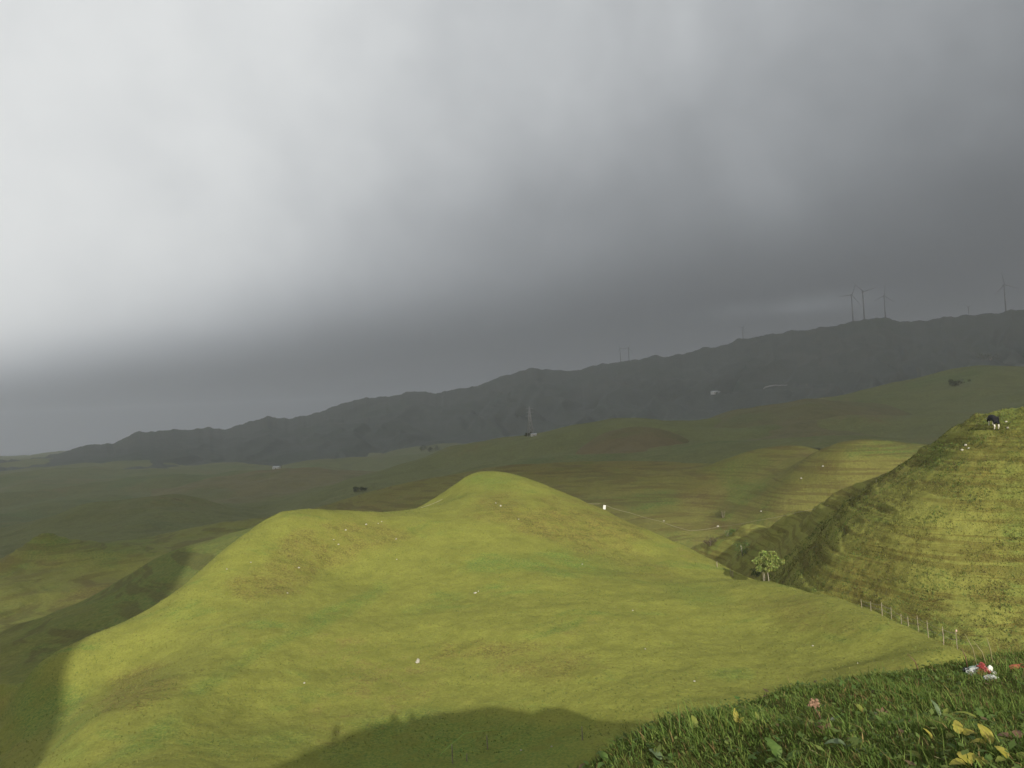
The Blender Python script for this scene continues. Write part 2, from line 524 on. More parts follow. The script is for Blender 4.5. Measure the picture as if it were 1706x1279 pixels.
m_ridge = grass_mat('ridge_moor', (0.038, 0.045, 0.036), (0.028, 0.040, 0.025), (0.044, 0.042, 0.034), 22.0, 0.5, 0.5, 0.6, 0.4)
m_bank = grass_mat('bank_turf', (0.060, 0.066, 0.016), (0.040, 0.062, 0.012), (0.060, 0.040, 0.018), 0.25, 0.48, 0.6, 0.7, 0.6)

grid_polar('ground', ground_f, -62, 62, 260, 6, 4300, 240, m_ground, kind='structure')
grid_polar('mountain_ridge', ridge_f, -50, 50, 1000, 1150, 3300, 150, m_ridge, kind='structure')
grid_polar('distant_hill', mid_f, -22, 48, 460, 340, 1300, 160, m_mid, kind='structure')
grid_polar('left_spur', spur_f, -48, -15, 360, 92, 215, 220, m_knoll, kind='structure')
grid_polar('round_hill', round_f, -48, 2, 420, 300, 740, 200, m_mid, kind='structure')
m_back = [grass_mat('back_grass_%d' % i, *c, 6.0, 0.5, 0.48, 0.6, 0.5) for i, c in enumerate((((0.088, 0.074, 0.034), (0.062, 0.078, 0.026), (0.10, 0.066, 0.036)), ((0.082, 0.080, 0.036), (0.058, 0.076, 0.028), (0.092, 0.070, 0.036)),
          ((0.078, 0.088, 0.028), (0.052, 0.086, 0.022), (0.10, 0.072, 0.032)), ((0.098, 0.092, 0.042), (0.062, 0.082, 0.030), (0.105, 0.072, 0.042))))]
grid_polar('brown_hill', back_f(0), 3, 17, 160, 350, 650, 120, m_back[0], kind='structure')
grid_polar('olive_hill', back_f(1), 8, 33, 240, 400, 850, 130, m_back[1], kind='structure')
grid_polar('saddle_hill', back_f(2), -17, 9, 260, 285, 450, 110, m_back[2], kind='structure')
grid_polar('plain_hill', back_f(3), -26, -4, 200, 600, 1080, 110, m_back[3], kind='structure')
grid_polar('left_knoll', knoll_f, -48, 0, 420, 105, 420, 240, m_knoll, kind='structure')
grid_polar('valley_hill', valley_f, -16, 46, 620, 98, 340, 330, m_valley, kind='structure')
grid_polar('right_hill', right_f, 8, 70, 660, 34, 165, 640, m_right, kind='structure')
grid_polar('front_hill', front_f, -48, 44, 740, 38, 158, 420, m_front, kind='structure')
grid_polar('near_bank', bank_f, -180, 180, 700, 0.1, 44, 260, m_bank, kind='structure')

# bare and lush patches of turf: red = bare brown, green = lush turf and painted shade tone, blue = dark soil of the terrace risers
def paint(name, spots, soil=None):
    me = bpy.data.objects[name].data
    V = np.empty(len(me.vertices) * 3, np.float32); me.vertices.foreach_get('co', V); V = V.reshape(-1, 3).astype(float)
    u, v = pix(V)
    C = np.zeros((len(V), 4), np.float32); C[:, 3] = 1
    wob = fbm(V[:, 0] / 6, V[:, 1] / 6, 3, 401)
    for ch, uu, vv, ru, rv, rot, amp in spots:
        a = math.radians(rot); du, dv = u - uu, v - vv
        p_, q_ = (du * math.cos(a) + dv * math.sin(a)) / ru, (-du * math.sin(a) + dv * math.cos(a)) / rv
        C[:, ch] = np.maximum(C[:, ch], amp * sstep(1.25, 0.35, np.sqrt(p_ * p_ + q_ * q_) + 0.45 * wob))
    if soil == 'bare':
        C[:, 2] = C[:, 0] * sstep(0.12, 0.5, fbm(V[:, 0] / 2.2, V[:, 1] / 1.0, 4, 411, 0.6)) * 0.9
    elif soil is not None:
        C[:, 2] = soil(V[:, 0], V[:, 1])
    a = me.attributes.new('patch', 'FLOAT_COLOR', 'POINT'); a.data.foreach_set('color', C.ravel())


paint('front_hill', [(0, 965, 880, 120, 42, 12, 1), (0, 840, 850, 70, 24, 0, .8), (0, 525, 925, 95, 45, -20, .8), (0, 440, 980, 65, 20, 0, .9), (0, 610, 890, 80, 25, 0, .7), (0, 800, 1085, 110, 16, -4, .8), (0, 230, 1150, 70, 40, -30, .8),
                     (0, 1060, 940, 90, 25, 20, .5), (0, 1350, 1030, 120, 30, 15, .4), (0, 900, 1110, 120, 25, 0, .5),
                     (1, 965, 935, 120, 28, 4, .9), (1, 820, 942, 60, 16, -5, .8), (1, 520, 1040, 170, 16, -27, .8), (1, 380, 1120, 120, 14, -32, .6), (1, 1215, 1125, 40, 12, 0, .7), (1, 250, 1225, 80, 24, -30, .8), (1, 1390, 1062, 50, 9, 10, .6),
                     (1, 815, 800, 60, 14, 0, .7), (1, 720, 1010, 80, 16, -20, .5), (1, 1150, 985, 90, 20, 15, .5), (1, 80, 1180, 80, 90, 0, .9), (1, 760, 1250, 330, 60, 0, .9)], 'bare')  # last spot: the big shadow's greener tone put into the turf colour


def riser(x, y):
    z = right_s(x, y) + 0.25 * fbm(x / 14, y / 14, 3, 13)
    return sstep(0.05, 0.42, -terrace(x, y, z)) * sstep(-0.4, 0.15, fbm(x / 8, y / 8, 3, 27) + 0.1)


paint('right_hill', [(1, 1690, 700, 80, 22, 0, .9), (1, 1560, 760, 40, 25, -40, .7), (1, 1560, 1050, 110, 30, 20, .9), (1, 1690, 900, 30, 120, 0, .7), (0, 1450, 950, 90, 60, -40, .6), (1, 1660, 1080, 80, 30, 0, .8)], riser)
paint('valley_hill', [(0, 1371, 778, 22, 9, 0, 1), (0, 1165, 820, 40, 35, 0, .8), (0, 1196, 876, 14, 7, 0, 1), (1, 1470, 750, 90, 14, 0, 1), (1, 1090, 835, 60, 20, -10, 1), (1, 1230, 775, 70, 20, 0, .6), (0, 960, 770, 200, 30, 0, .5), (0, 1290, 925, 90, 40, -20, .8)])
paint('left_spur', [(1, 300, 980, 320, 120, -25, .8)])  # dark green of the shaded spur painted into its turf
paint('left_knoll', [(1, 200, 905, 90, 22, -8, .7), (1, 70, 905, 60, 20, 0, .8), (0, 150, 985, 60, 16, -15, .8), (0, 60, 930, 60, 14, 0, .5), (1, 60, 1100, 200, 60, 0, .8)])


# added unseen hill behind left of the camera, shaped to shade lower left valley
def make_shade_hill():
    sh = np.array([TO_SUN[0], TO_SUN[1]]); sh /= np.linalg.norm(sh)
    pe = np.array([-sh[1], sh[0]])
    b = np.linspace(25, 190, 90); L = np.linspace(-150, -12, 110)
    B, LL = np.meshgrid(b, L, indexing='ij')
    Ep = np.interp(LL, [-150, -115, -95, -76, -62, -50, -42, -36, -33, -31.5, -29.5, -27, -24, -21, -12], [-45, -12, 6, 22, 32, 34, 35, 33, 29, 20, 4, 0.5, -3, -8, -40])
    zt = Ep + math.tan(SUN_EL) * 85
    Z = -30 + (zt + 30) * np.exp(-((B - 85) / 38) ** 2) + 1.2 * fbm(B / 14, LL / 14, 3, 431)
    X = sh[0] * B + pe[0] * LL; Y = sh[1] * B + pe[1] * LL
    V = np.stack([X, Y, Z], -1).reshape(-1, 3)
    link('shade_hill', mesh_np('shade_hill', V, grid_faces(90, 110)), m_right, kind='structure')


make_shade_hill()


# ------------------------------------------------------------------ sky: a sheet of cloud with its edge behind the camera
def cloud_f(x, y):
    h = np.hypot(x, y)
    return 1500 - 3300 * (h / 46000) ** 2 + 12 * fbm(x / 5200, y / 5200, 2, 203)


def make_cloud():
    th = np.radians(np.linspace(-180, 180, 361)); r = np.r_[0.1, np.geomspace(150, 46000, 260)]
    T, R = np.meshgrid(th, r, indexing='ij')
    X, Y = R * np.sin(T), R * np.cos(T)
    V = np.stack([X, Y, cloud_f(X, Y)], -1).reshape(-1, 3)
    m = NT('cloud')
    geo = m.n('ShaderNodeNewGeometry')
    sep = m.n('ShaderNodeSeparateXYZ'); m.l(geo.outputs['Position'], sep.inputs[0])
    km = m.coord((0.001, 0.001, 0.0))
    nv = m.n('ShaderNodeVectorMath', operation='NORMALIZE'); m.l(geo.outputs['Position'], nv.inputs[0])
    n1 = m.noise(2.4, 4, 0.5, nv.outputs[0], 0.2)
    n2 = m.noise(6.5, 5, 0.5, nv.outputs[0], 0.0)
    # cloud thins out towards the left and towards the open edge behind
    g = m.math('ADD', m.math('MULTIPLY', sep.outputs[0], -0.00036), m.math('MULTIPLY', sep.outputs[1], -0.00020))
    ln = m.n('ShaderNodeVectorMath', operation='LENGTH'); m.l(geo.outputs['Position'], ln.inputs[0])
    far = m.math('POWER', 2.718, m.math('MULTIPLY', ln.outputs['Value'], -1 / 14000))      # distant cloud melts into one veil
    dn = m.math('ADD', m.math('MULTIPLY', m.math('ADD', n1, -0.5), 1.9), m.math('MULTIPLY', m.math('ADD', n2, -0.5), 0.7))
    g = m.math('SUBTRACT', g, m.ramp(ln.outputs['Value'], 5500, 27000, 0.0, 4.2))
    g = m.math('ADD', g, m.math('MULTIPLY', dn, far))
    for bx, by, br, ba in ((3900, 9900, 1700, 1.5), (6800, 11800, 2600, 1.3)):                  # breaks in the far deck
        dv = m.n('ShaderNodeVectorMath', operation='DISTANCE'); m.l(geo.outputs['Position'], dv.inputs[0]); dv.inputs[1].default_value = (bx, by, 1400)
        wob = m.math('ADD', dv.outputs['Value'], m.math('MULTIPLY', m.math('ADD', n2, -0.5), 2600))
        g = m.math('ADD', g, m.ramp(wob, br * 0.1, br, ba, 0.0))
    ex = m.math('POWER', 2.718, m.math('MULTIPLY', g, 1.28))
    veil = m.math('SUBTRACT', 0.18, m.math('MULTIPLY', far, 0.145))
    soft = m.math('SUBTRACT', 1.0, m.math('POWER', 2.718, m.math('MULTIPLY', ex, -2.1)))
    T_ = m.math('MINIMUM', m.math('ADD', m.math('MULTIPLY', soft, 0.96), veil), 1.0)
    c = m.mix(T_, (0.80, 0.88, 1.0), (0.94, 0.97, 1.0))
    vm = m.n('ShaderNodeMix', data_type='RGBA', blend_type='MULTIPLY')
    vm.inputs[0].default_value = 1
    m.l(c, vm.inputs[6]); m.l(T_, vm.inputs[7])
    tr = m.n('ShaderNodeBsdfTranslucent'); m.l(vm.outputs[2], tr.inputs[0])
    tp = m.n('ShaderNodeBsdfTransparent')
    mix = m.n('ShaderNodeMixShader')
    # ragged rear edge
    e = m.math('ADD', m.math('ADD', sep.outputs[1], m.math('MULTIPLY', sep.outputs[0], -0.5)), m.math('MULTIPLY', m.math('ADD', m.noise(2.2, 4, 0.55, km), -0.5), 170))
    a = m.ramp(e, CLOUD_EDGE - 45, CLOUD_EDGE + 45)
    m.l(a, mix.inputs[0]); m.l(tp.outputs[0], mix.inputs[1]); m.l(tr.outputs[0], mix.inputs[2])
    m.l(mix.outputs[0], m.out.inputs[0])
    link('sky', mesh_np('sky', V, grid_faces(361, len(r))), m.m, kind='structure')


CZ = 1475.0                                        # height of the sheet where the sun's rays to this place pass it
for _ in range(3):
    SHIFT = (CZ / math.tan(SUN_EL) * math.sin(SUN_AZ), CZ / math.tan(SUN_EL) * math.cos(SUN_AZ))
    CZ = float(cloud_f(np.array([SHIFT[0]]), np.array([SHIFT[1]]))[0])
# along the sun's ray the edge sits over the foot of the first valley
CLOUD_EDGE = 122 + SHIFT[1] - 0.5 * SHIFT[0]
make_cloud()

# ------------------------------------------------------------------ haze
me = bpy.data.meshes.new('haze')
bmh = bmesh.new()
bmesh.ops.create_cube(bmh, size=1.0)
for v in bmh.verts:
    v.co = Vector((v.co.x * 20000, 4800 + v.co.y * 10600, 130 + v.co.z * 560))
bmh.to_mesh(me); bmh.free()
hm = NT('haze')
pv = hm.n('ShaderNodeVolumePrincipled')
pv.inputs['Color'].default_value = (0.88, 0.93, 1.0, 1)
pv.inputs['Density'].default_value = 0.000115
pv.inputs['Anisotropy'].default_value = 0.0
hm.l(pv.outputs[0], hm.out.inputs['Volume'])
link('haze', me, hm.m, kind='stuff')


# ================================================================== things
SURF = {'front': front_f, 'right': right_f, 'valley': valley_f, 'knoll': knoll_f, 'mid': mid_f, 'ridge': ridge_f, 'bank': bank_f, 'spur': spur_f, 'round': round_f, 'brown': back_f(0), 'olive': back_f(1), 'ground': ground_f}


def hit(u, v, *names, near=3.0, far=3500.0):
    """where the line of sight of a photo pixel first meets one of the named slopes"""
    d = rays(u, v)
    t = np.geomspace(near, far, 1500)
    P = d[None] * t[:, None]
    z = np.max([SURF[n](P[:, 0], P[:, 1]) for n in names], axis=0)
    k = np.nonzero(P[:, 2] < z)[0]
    if not len(k):
        return None
    i = k[0]
    if i == 0:
        return P[0]
    a, b = P[i - 1, 2] - z[i - 1], P[i, 2] - z[i]
    return P[i - 1] + (P[i] - P[i - 1]) * (a / (a - b))


def on(name, x, y):
    return float(SURF[name](np.array([x]), np.array([y]))[0])


def at_dist(u, v, d):
    return world_pt(np.array(u), np.array(v), np.array(d))


def simple(name, col, rough=0.8, var=0.25, scale=8.0, spec=0.3, bump=0.0, **kw):
    m = NT(name)
    n = m.noise(scale, 5, 0.6)
    c = m.mix(m.ramp(n, 0.3, 0.7), tuple(x * (1 - var) for x in col), tuple(min(1, x * (1 + var)) for x in col))
    m.principled(c, rough, m.bump(n, bump, 0.05) if bump else None, spec, **kw)
    return m.m


def attr_mat(name, trans=0.35, rough=0.7):
    """leaf: colour of each blade from the mesh, part of the light passes through"""
    m = NT(name)
    a = m.n('ShaderNodeAttribute', attribute_name='Col')
    d = m.n('ShaderNodeBsdfPrincipled')
    d.inputs['Roughness'].default_value = rough
    d.inputs['Specular IOR Level'].default_value = 0.25
    m.l(a.outputs['Color'], d.inputs['Base Color'])
    t = m.n('ShaderNodeBsdfTranslucent'); m.l(a.outputs['Color'], t.inputs[0])
    x = m.n('ShaderNodeMixShader'); x.inputs[0].default_value = trans
    m.l(d.outputs[0], x.inputs[1]); m.l(t.outputs[0], x.inputs[2]); m.l(x.outputs[0], m.out.inputs[0])
    return m.m


def leaf_mat(name, col, col2, trans=0.3):
    m = NT(name)
    n = m.noise(26.0, 4, 0.6)
    c = m.mix(m.ramp(n, 0.35, 0.65), col, col2)
    d = m.n('ShaderNodeBsdfPrincipled')
    d.inputs['Roughness'].default_value = 0.55
    d.inputs['Specular IOR Level'].default_value = 0.3
    m.l(c, d.inputs['Base Color'])
    t = m.n('ShaderNodeBsdfTranslucent'); m.l(c, t.inputs[0])
    x = m.n('ShaderNodeMixShader'); x.inputs[0].default_value = trans
    m.l(d.outputs[0], x.inputs[1]); m.l(t.outputs[0], x.inputs[2]); m.l(x.outputs[0], m.out.inputs[0])
    return m.m


def set_col(me, cols):
    a = me.attributes.new('Col', 'FLOAT_COLOR', 'POINT')
    c = np.ones((len(me.vertices), 4), np.float32); c[:, :3] = cols
    a.data.foreach_set('color', c.ravel())


def thing(name, loc, label, cat, group=None, rz=0.0):
    o = bpy.data.objects.new(name, None)
    COL.objects.link(o)
    o.empty_display_size = 0.2
    o.location = loc; o.rotation_euler = (0, 0, rz)
    o['label'] = label; o['category'] = cat
    if group:
        o['group'] = group
    return o


def tagged(name, me, mat, loc, label, cat, group=None, rot=(0, 0, 0)):
    o = link(name, me, mat, label=label, category=cat)
    o.location = loc; o.rotation_euler = rot
    if group:
        o['group'] = group
    return o


def tube_mesh(name, pts, radii, seg=6, cap=True):
    pts = [Vector(p) for p in pts]
    if np.isscalar(radii):
        radii = [radii] * len(pts)
    bm = bmesh.new(); rings = []
    for i, p in enumerate(pts):
        t = (pts[min(i + 1, len(pts) - 1)] - pts[max(i - 1, 0)]).normalized()
        a = t.cross(Vector((0, 0, 1)) if abs(t.z) < 0.9 else Vector((1, 0, 0))).normalized(); b = t.cross(a)
        rings.append([bm.verts.new(p + (a * math.cos(k * 2 * math.pi / seg) + b * math.sin(k * 2 * math.pi / seg)) * radii[i]) for k in range(seg)])
    for i in range(len(rings) - 1):
        for k in range(seg):
            f = bm.faces.new((rings[i][k], rings[i][(k + 1) % seg], rings[i + 1][(k + 1) % seg], rings[i + 1][k])); f.smooth = True
    if cap:
        bm.faces.new(rings[0]); bm.faces.new(rings[-1][::-1])
    me = bpy.data.meshes.new(name); bmesh.ops.recalc_face_normals(bm, faces=bm.faces); bm.to_mesh(me); bm.free()
    return me


def box_mesh(name, x0, x1, y0, y1, z0, z1, bev=0.0):
    bm = bmesh.new(); bmesh.ops.create_cube(bm, size=1)
    for v in bm.verts:
        v.co = Vector(((x0 + x1) / 2 + v.co.x * (x1 - x0), (y0 + y1) / 2 + v.co.y * (y1 - y0), (z0 + z1) / 2 + v.co.z * (z1 - z0)))
    if bev:
        bmesh.ops.bevel(bm, geom=bm.edges, offset=bev, segments=2, affect='EDGES')
    me = bpy.data.meshes.new(name); bm.to_mesh(me); bm.free()
    return me


def blob_mesh(name, sx, sy, sz, rough=0.25, seed=0, sub=3, freq=1.6, flat=None):
    from mathutils import noise as mn
    bm = bmesh.new(); bmesh.ops.create_icosphere(bm, subdivisions=sub, radius=1)
    off = Vector((seed * 7.3, seed * 3.1, seed * 1.7))
    for v in bm.verts:
        k = 1 + rough * (mn.noise(v.co * freq + off) + 0.5 * mn.noise(v.co * freq * 2.3 + off) + 0.25 * mn.noise(v.co * freq * 5 + off))
        v.co = Vector((v.co.x * sx * k, v.co.y * sy * k, v.co.z * sz * k))
        if flat is not None and v.co.z < flat:
            v.co.z = flat
    me = bpy.data.meshes.new(name); bm.to_mesh(me); bm.free()
    return me


# ------------------------------------------------------------------ grass
def blades(name, P, H, Wd, lean, bend, cols, mat, seg=2, **props):
    """P roots (n,3), heights, widths, lean vectors (n,2), curl, colours -> one mesh of tapered blades"""
    n = len(P)
    ang = RNG.uniform(0, np.pi, n)
    side = np.stack([np.cos(ang), np.sin(ang), np.zeros(n)], -1) * Wd[:, None] / 2
    vs = []
    for k in range(seg + 1):
        t = k / seg
        c = P.copy()
        c[:, 2] += H * (t - bend * t * t * 0.45)
        c[:, :2] += lean * (H * (0.35 * t + bend * t * t))[:, None]
        if k < seg:
            w = (1 - 0.35 * t)
            vs += [c - side * w, c + side * w]
        else:
            vs.append(c)
    nv = 2 * seg + 1
    V = np.stack(vs, 1).reshape(-1, 3)
    b = np.arange(n) * nv
    F = []
    for k in range(seg - 1):
        i = b + 2 * k
        F += [np.stack([i, i + 1, i + 3], -1), np.stack([i, i + 3, i + 2], -1)]
    i = b + 2 * (seg - 1)
    F.append(np.stack([i, i + 1, i + 2], -1))
    me = mesh_np(name, V, np.concatenate(F), False)
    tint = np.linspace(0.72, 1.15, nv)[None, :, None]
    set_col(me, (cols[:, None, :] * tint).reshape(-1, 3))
    return link(name, me, mat, **props)


def sprinkle(f, n, a0, a1, r0, r1, power=1.0):
    """random roots on a slope, thinning out with distance"""
    az = np.radians(RNG.uniform(a0, a1, n)); t = RNG.uniform(0, 1, n)
    if power == 1.0:
        r = r0 + (r1 - r0) * t
    else:
        r = np.sqrt(r0 * r0 + (r1 * r1 - r0 * r0) * t)
    x, y = r * np.sin(az), r * np.cos(az)
    return np.stack([x, y, f(x, y)], -1)


GM = attr_mat('grass_blade')
GD = attr_mat('dry_tuft', 0.2, 0.9)

# short turf and longer blades on the near bank
P = sprinkle(bank_f, 190000, -8, 50, 2.6, 14.0)
pn = fbm(P[:, 0] / 1.1, P[:, 1] / 1.1, 3, 301)
H = RNG.uniform(0.025, 0.09, len(P)) * (1 + 0.8 * pn).clip(0.4, 2.0)
H *= np.where(RNG.uniform(0, 1, len(P)) < 0.05, 1.8, 1.0)
lean = RNG.normal(0, 0.45, (len(P), 2)) + np.array([-0.35, -0.05])
g = RNG.uniform(0, 1, (len(P), 1))
cols = np.array([0.062, 0.115, 0.020]) * (1 - g) + np.array([0.150, 0.195, 0.042]) * g
dry = RNG.uniform(0, 1, len(P)) < (0.10 + 0.16 * (fbm(P[:, 0] / 0.8, P[:, 1] / 0.8, 2, 305) > 0.35))
cols[dry] = np.array([0.17, 0.125, 0.045]) * RNG.uniform(0.6, 1.3, (dry.sum(), 1))
cols *= RNG.uniform(0.75, 1.3, (len(P), 1))
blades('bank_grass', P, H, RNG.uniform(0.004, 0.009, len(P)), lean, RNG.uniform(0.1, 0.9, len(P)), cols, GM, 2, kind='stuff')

# clover and other small ground leaves between the blades
n = 16000
P = sprinkle(bank_f, n, -8, 50, 2.8, 15.0)
P = P[RNG.uniform(-0.8, 0.8, n) < fbm(P[:, 0] / 0.9, P[:, 1] / 0.9, 3, 307) + 0.1]
n = len(P)
a_ = RNG.uniform(0, 2 * np.pi, n); s_ = RNG.uniform(0.010, 0.030, (n, 1)); tl = RNG.uniform(-0.2, 0.7, n)
ax = np.stack([np.cos(a_), np.sin(a_), tl], -1) * s_; bx = np.stack([-np.sin(a_), np.cos(a_), RNG.uniform(-0.3, 0.3, n)], -1) * s_ * 0.6
P[:, 2] += RNG.uniform(0.02, 0.09, n)
me = mesh_np('ground_leaves', np.stack([P - ax, P - ax * .1 + bx, P + ax, P - ax * .1 - bx], 1).reshape(-1, 3), np.arange(4 * n).reshape(n, 4), False)
g = RNG.uniform(0, 1, (n, 1))
cols = np.array([0.055, 0.105, 0.022]) * (1 - g) + np.array([0.13, 0.16, 0.040]) * g
br = RNG.uniform(0, 1, n) < 0.05
cols[br] = np.array([0.12, 0.085, 0.045])
set_col(me, np.repeat(cols * RNG.uniform(0.7, 1.3, (n, 1)), 4, 0))
link('ground_leaves', me, GM, kind='stuff')

# tufts on the hill with the cow: coarse, in clumps that follow the little terraces
n = 170000
P = sprinkle(right_f, n, 14, 46, 36, 112, 2.0)
den = fbm(P[:, 0] / 3.2, P[:, 1] / 3.2, 3, 311)
keep = RNG.uniform(-0.7, 0.7, n) < den + 0.1
P = P[keep]
H = RNG.uniform(0.08, 0.24, len(P)) * (1 + 0.8 * fbm(P[:, 0] / 2, P[:, 1] / 2, 2, 315)).clip(0.4, 2)
g = sstep(-0.5, 0.5, fbm(P[:, 0] / 9, P[:, 1] / 9, 3, 317) + RNG.normal(0, 0.35, len(P)))[:, None]
cols = np.array([0.155, 0.154, 0.034]) * g + np.array([0.086, 0.130, 0.028]) * (1 - g)
dk = RNG.uniform(0, 1, len(P)) < 0.22 * (0.4 + sstep(-0.2, 0.4, fbm(P[:, 0] / 4, P[:, 1] / 4, 2, 319)))
cols[dk] = np.array([0.055, 0.045, 0.018])
cols *= RNG.uniform(0.65, 1.25, (len(P), 1))
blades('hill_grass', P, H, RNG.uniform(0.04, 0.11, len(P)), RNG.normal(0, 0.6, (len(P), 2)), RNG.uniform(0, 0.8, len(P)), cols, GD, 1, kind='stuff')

# short, sparse grass on the sunlit front hill
n = 120000
P = sprinkle(front_f, n, -46, 40, 50, 130, 2.0)
den = fbm(P[:, 0] / 4, P[:, 1] / 4, 3, 321)
P = P[RNG.uniform(-0.8, 0.8, n) < den + 0.05]
H = RNG.uniform(0.05, 0.14, len(P))
g = sstep(-0.5, 0.5, fbm(P[:, 0] / 12, P[:, 1] / 12, 3, 323) + RNG.normal(0, 0.4, len(P)))[:, None]
cols = np.array([0.152, 0.152, 0.034]) * g + np.array([0.096, 0.134, 0.030]) * (1 - g)
cols *= RNG.uniform(0.75, 1.2, (len(P), 1))
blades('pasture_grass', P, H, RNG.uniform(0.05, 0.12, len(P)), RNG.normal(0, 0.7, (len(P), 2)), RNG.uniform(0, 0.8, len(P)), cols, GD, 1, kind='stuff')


# ------------------------------------------------------------------ rocks
M_rock = simple('pale_limestone', (0.33, 0.31, 0.25), 0.9, 0.35, 6.0, 0.2, 0.6)


def rock(u, v, px, names, label, group=None, tall=0.8, seed=None):
    p = hit(u, v, *names)
    if p is None:
        return
    d = np.linalg.norm(p); r = px * d / FPX * 0.36
    seed = seed if seed is not None else random.randint(0, 999)
    me = blob_mesh('rock', r * random.uniform(0.9, 1.2), r * random.uniform(0.8, 1.1), r * tall, 0.45, seed, 2, 1.3, -r * 0.35)
    tagged('rock', me, M_rock, (p[0], p[1], p[2] + r * tall * 0.25), label, 'rock', group, (0, 0, random.uniform(0, 6)))


FR = ('front',)
rock(696, 1104, 8, FR, 'upright pale rock low on the front hill, above the notch in the big shadow', tall=1.7)
rock(792, 988, 7, FR, 'flat pale rock alone in the middle of the front hill', tall=0.5)
rock(834, 843, 5, FR, 'pale rock just below the top of the front hill')
rock(610, 874, 5, FR, 'round grey rock below the saddle of the front hill')
rock(1157, 1135, 4, FR, 'white stone on the front hill above the near bank')
rock(1354, 1076, 4, FR, 'white stone on the front hill towards the fence posts')
rock(498, 946, 5, FR, 'white stone on the left shoulder of the front hill')
for u, v, px, lab in [(636, 869, 3, 'upper of two stones right of the round grey rock'), (630, 872, 2.5, 'lower of two stones right of the round grey rock'), (576, 883, 4, 'stone downhill left of the round grey rock'),
                      (564, 907, 4, 'lower stone of the left pair under the hump'), (556, 899, 3, 'upper stone of the left pair under the hump'), (661, 932, 3, 'stone midway down below the saddle'), (660, 898, 3, 'stone close below the saddle'),
                      (864, 865, 3, 'stone in the brown patch right below the hilltop'), (826, 838, 3, 'stone touching the left side of the hilltop rock'), (479, 988, 3, 'stone below the white one on the left shoulder'),
                      (418, 937, 3, 'stone near the left skyline of the front hill'), (378, 948, 3, 'leftmost stone on the skyline slope of the front hill'), (970, 940, 3, 'stone in the green patch under the brown slope'),
                      (1054, 1017, 3, 'stone right of the green patch, lone in olive grass'), (1075, 1081, 3, 'stone right of centre, above the white one by the bank'), (507, 1138, 4, 'stone far down the left of the front hill'),
                      (1429, 1105, 3, 'stone on the front hill just above the right bank'), (797, 985, 3, 'pebble beside the flat rock of the front hill')]:
    rock(u, v, px, FR, 'small pale ' + lab, 'stones on the front hill')
for u, v, lab in [(868, 1250, 'left'), (919, 1244, 'right')]:
    rock(u, v, 4, FR, lab + ' one of two white stones lying in the big shadow', 'stones in the shadow')
RT = ('right',)
rock(1676, 703, 5, RT, 'upper white rock beside the cow')
rock(1679, 713, 5, RT, 'lower white rock beside the cow')
for u, v, px, lab in [(1609, 742, 6, 'topmost'), (1614, 747, 5, 'right'), (1603, 750, 5, 'lowest')]:
    rock(u, v, px, RT, lab + ' pale rock in the small cluster downhill from the cow', 'rock cluster downhill from the cow')
VL = ('valley',)
for u, v, px, lab in [(1371, 777, 5, 'on the red soil patch'), (1335, 797, 4, 'left below the red soil patch'), (1268, 852, 4, 'low on the right, above the gully tape'), (1196, 877, 5, 'where the gully tape ends'), (1106, 868, 4, 'far left, behind the sagging tape')]:
    rock(u, v, px, VL, 'pale stone on the terraced slope ' + lab, 'stones on the terraced slope')

# ------------------------------------------------------------------ fence along the edge of the front hill
M_post = simple('weathered_wood', (0.22, 0.19, 0.13), 0.9, 0.35, 14.0, 0.1, 0.4)
M_wire = simple('fence_wire', (0.16, 0.15, 0.13), 0.6, 0.2, 5.0, 0.4)
M_cap = simple('pale_plastic', (0.45, 0.30, 0.25), 0.5, 0.1, 5.0, 0.4)


def post_mesh(h, r, seed, lean=(0, 0)):
    random.seed(seed)
    pts, rad = [], []
    for k in range(6):
        t = k / 5
        pts.append((lean[0] * t * h + random.uniform(-1, 1) * r * 0.35, lean[1] * t * h + random.uniform(-1, 1) * r * 0.35, -0.35 + t * (h + 0.35)))
        rad.append(r * (1.08 - 0.25 * t) * random.uniform(0.92, 1.08))
    rad[-1] *= 0.75
    return tube_mesh('fence_post', pts, rad, 7)


FENCE = [(1436, 1011, 11), (1451, 1016, 12), (1469.6, 1024, 17), (1484.8, 1030, 17), (1502, 1036, 14), (1513, 1041, 14), (1530.6, 1049, 20), (1547, 1056, 22), (1571.8, 1068, 23), (1595.5, 1080, 24)]
tops = []
where = ['first post at the far upper end of the hill-edge fence', 'second post from the far end of the hill-edge fence', 'third post from the far end of the hill-edge fence',
         'fourth post from the far end of the hill-edge fence', 'fifth post from the far end of the hill-edge fence', 'sixth post from the far end of the hill-edge fence',
         'fourth nearest post of the hill-edge fence', 'third nearest post of the hill-edge fence', 'second nearest post of the hill-edge fence',
         'nearest post of the hill-edge fence, with a pink cap']
for i, (u, v, hpx) in enumerate(FENCE):
    p = hit(u, v + 1.5, 'front')
    if p is None or np.linalg.norm(p) > 130:
        d = np.interp(u, [1400, 1470, 1530, 1595], [81, 76, 71, 64]); p = at_dist(u, v, d); p[2] = on('front', p[0], p[1])
    d = np.linalg.norm(p); h = hpx * d / FPX + 0.1
    o = tagged('fence_post', post_mesh(h, 0.026 + 0.005 * (i % 3), 40 + i, (random.uniform(-.06, .06), 0)), M_post, p, 'weathered grey ' + where[i], 'fence post', 'fence posts along the hill edge')
    if i == 9:
        c = link('post_cap', blob_mesh('post_cap', 0.065, 0.065, 0.09, 0.3, 3, 2), M_cap, o); c.location = (0, 0, h - 0.05)
    tops.append((p, h))
random.seed(5)
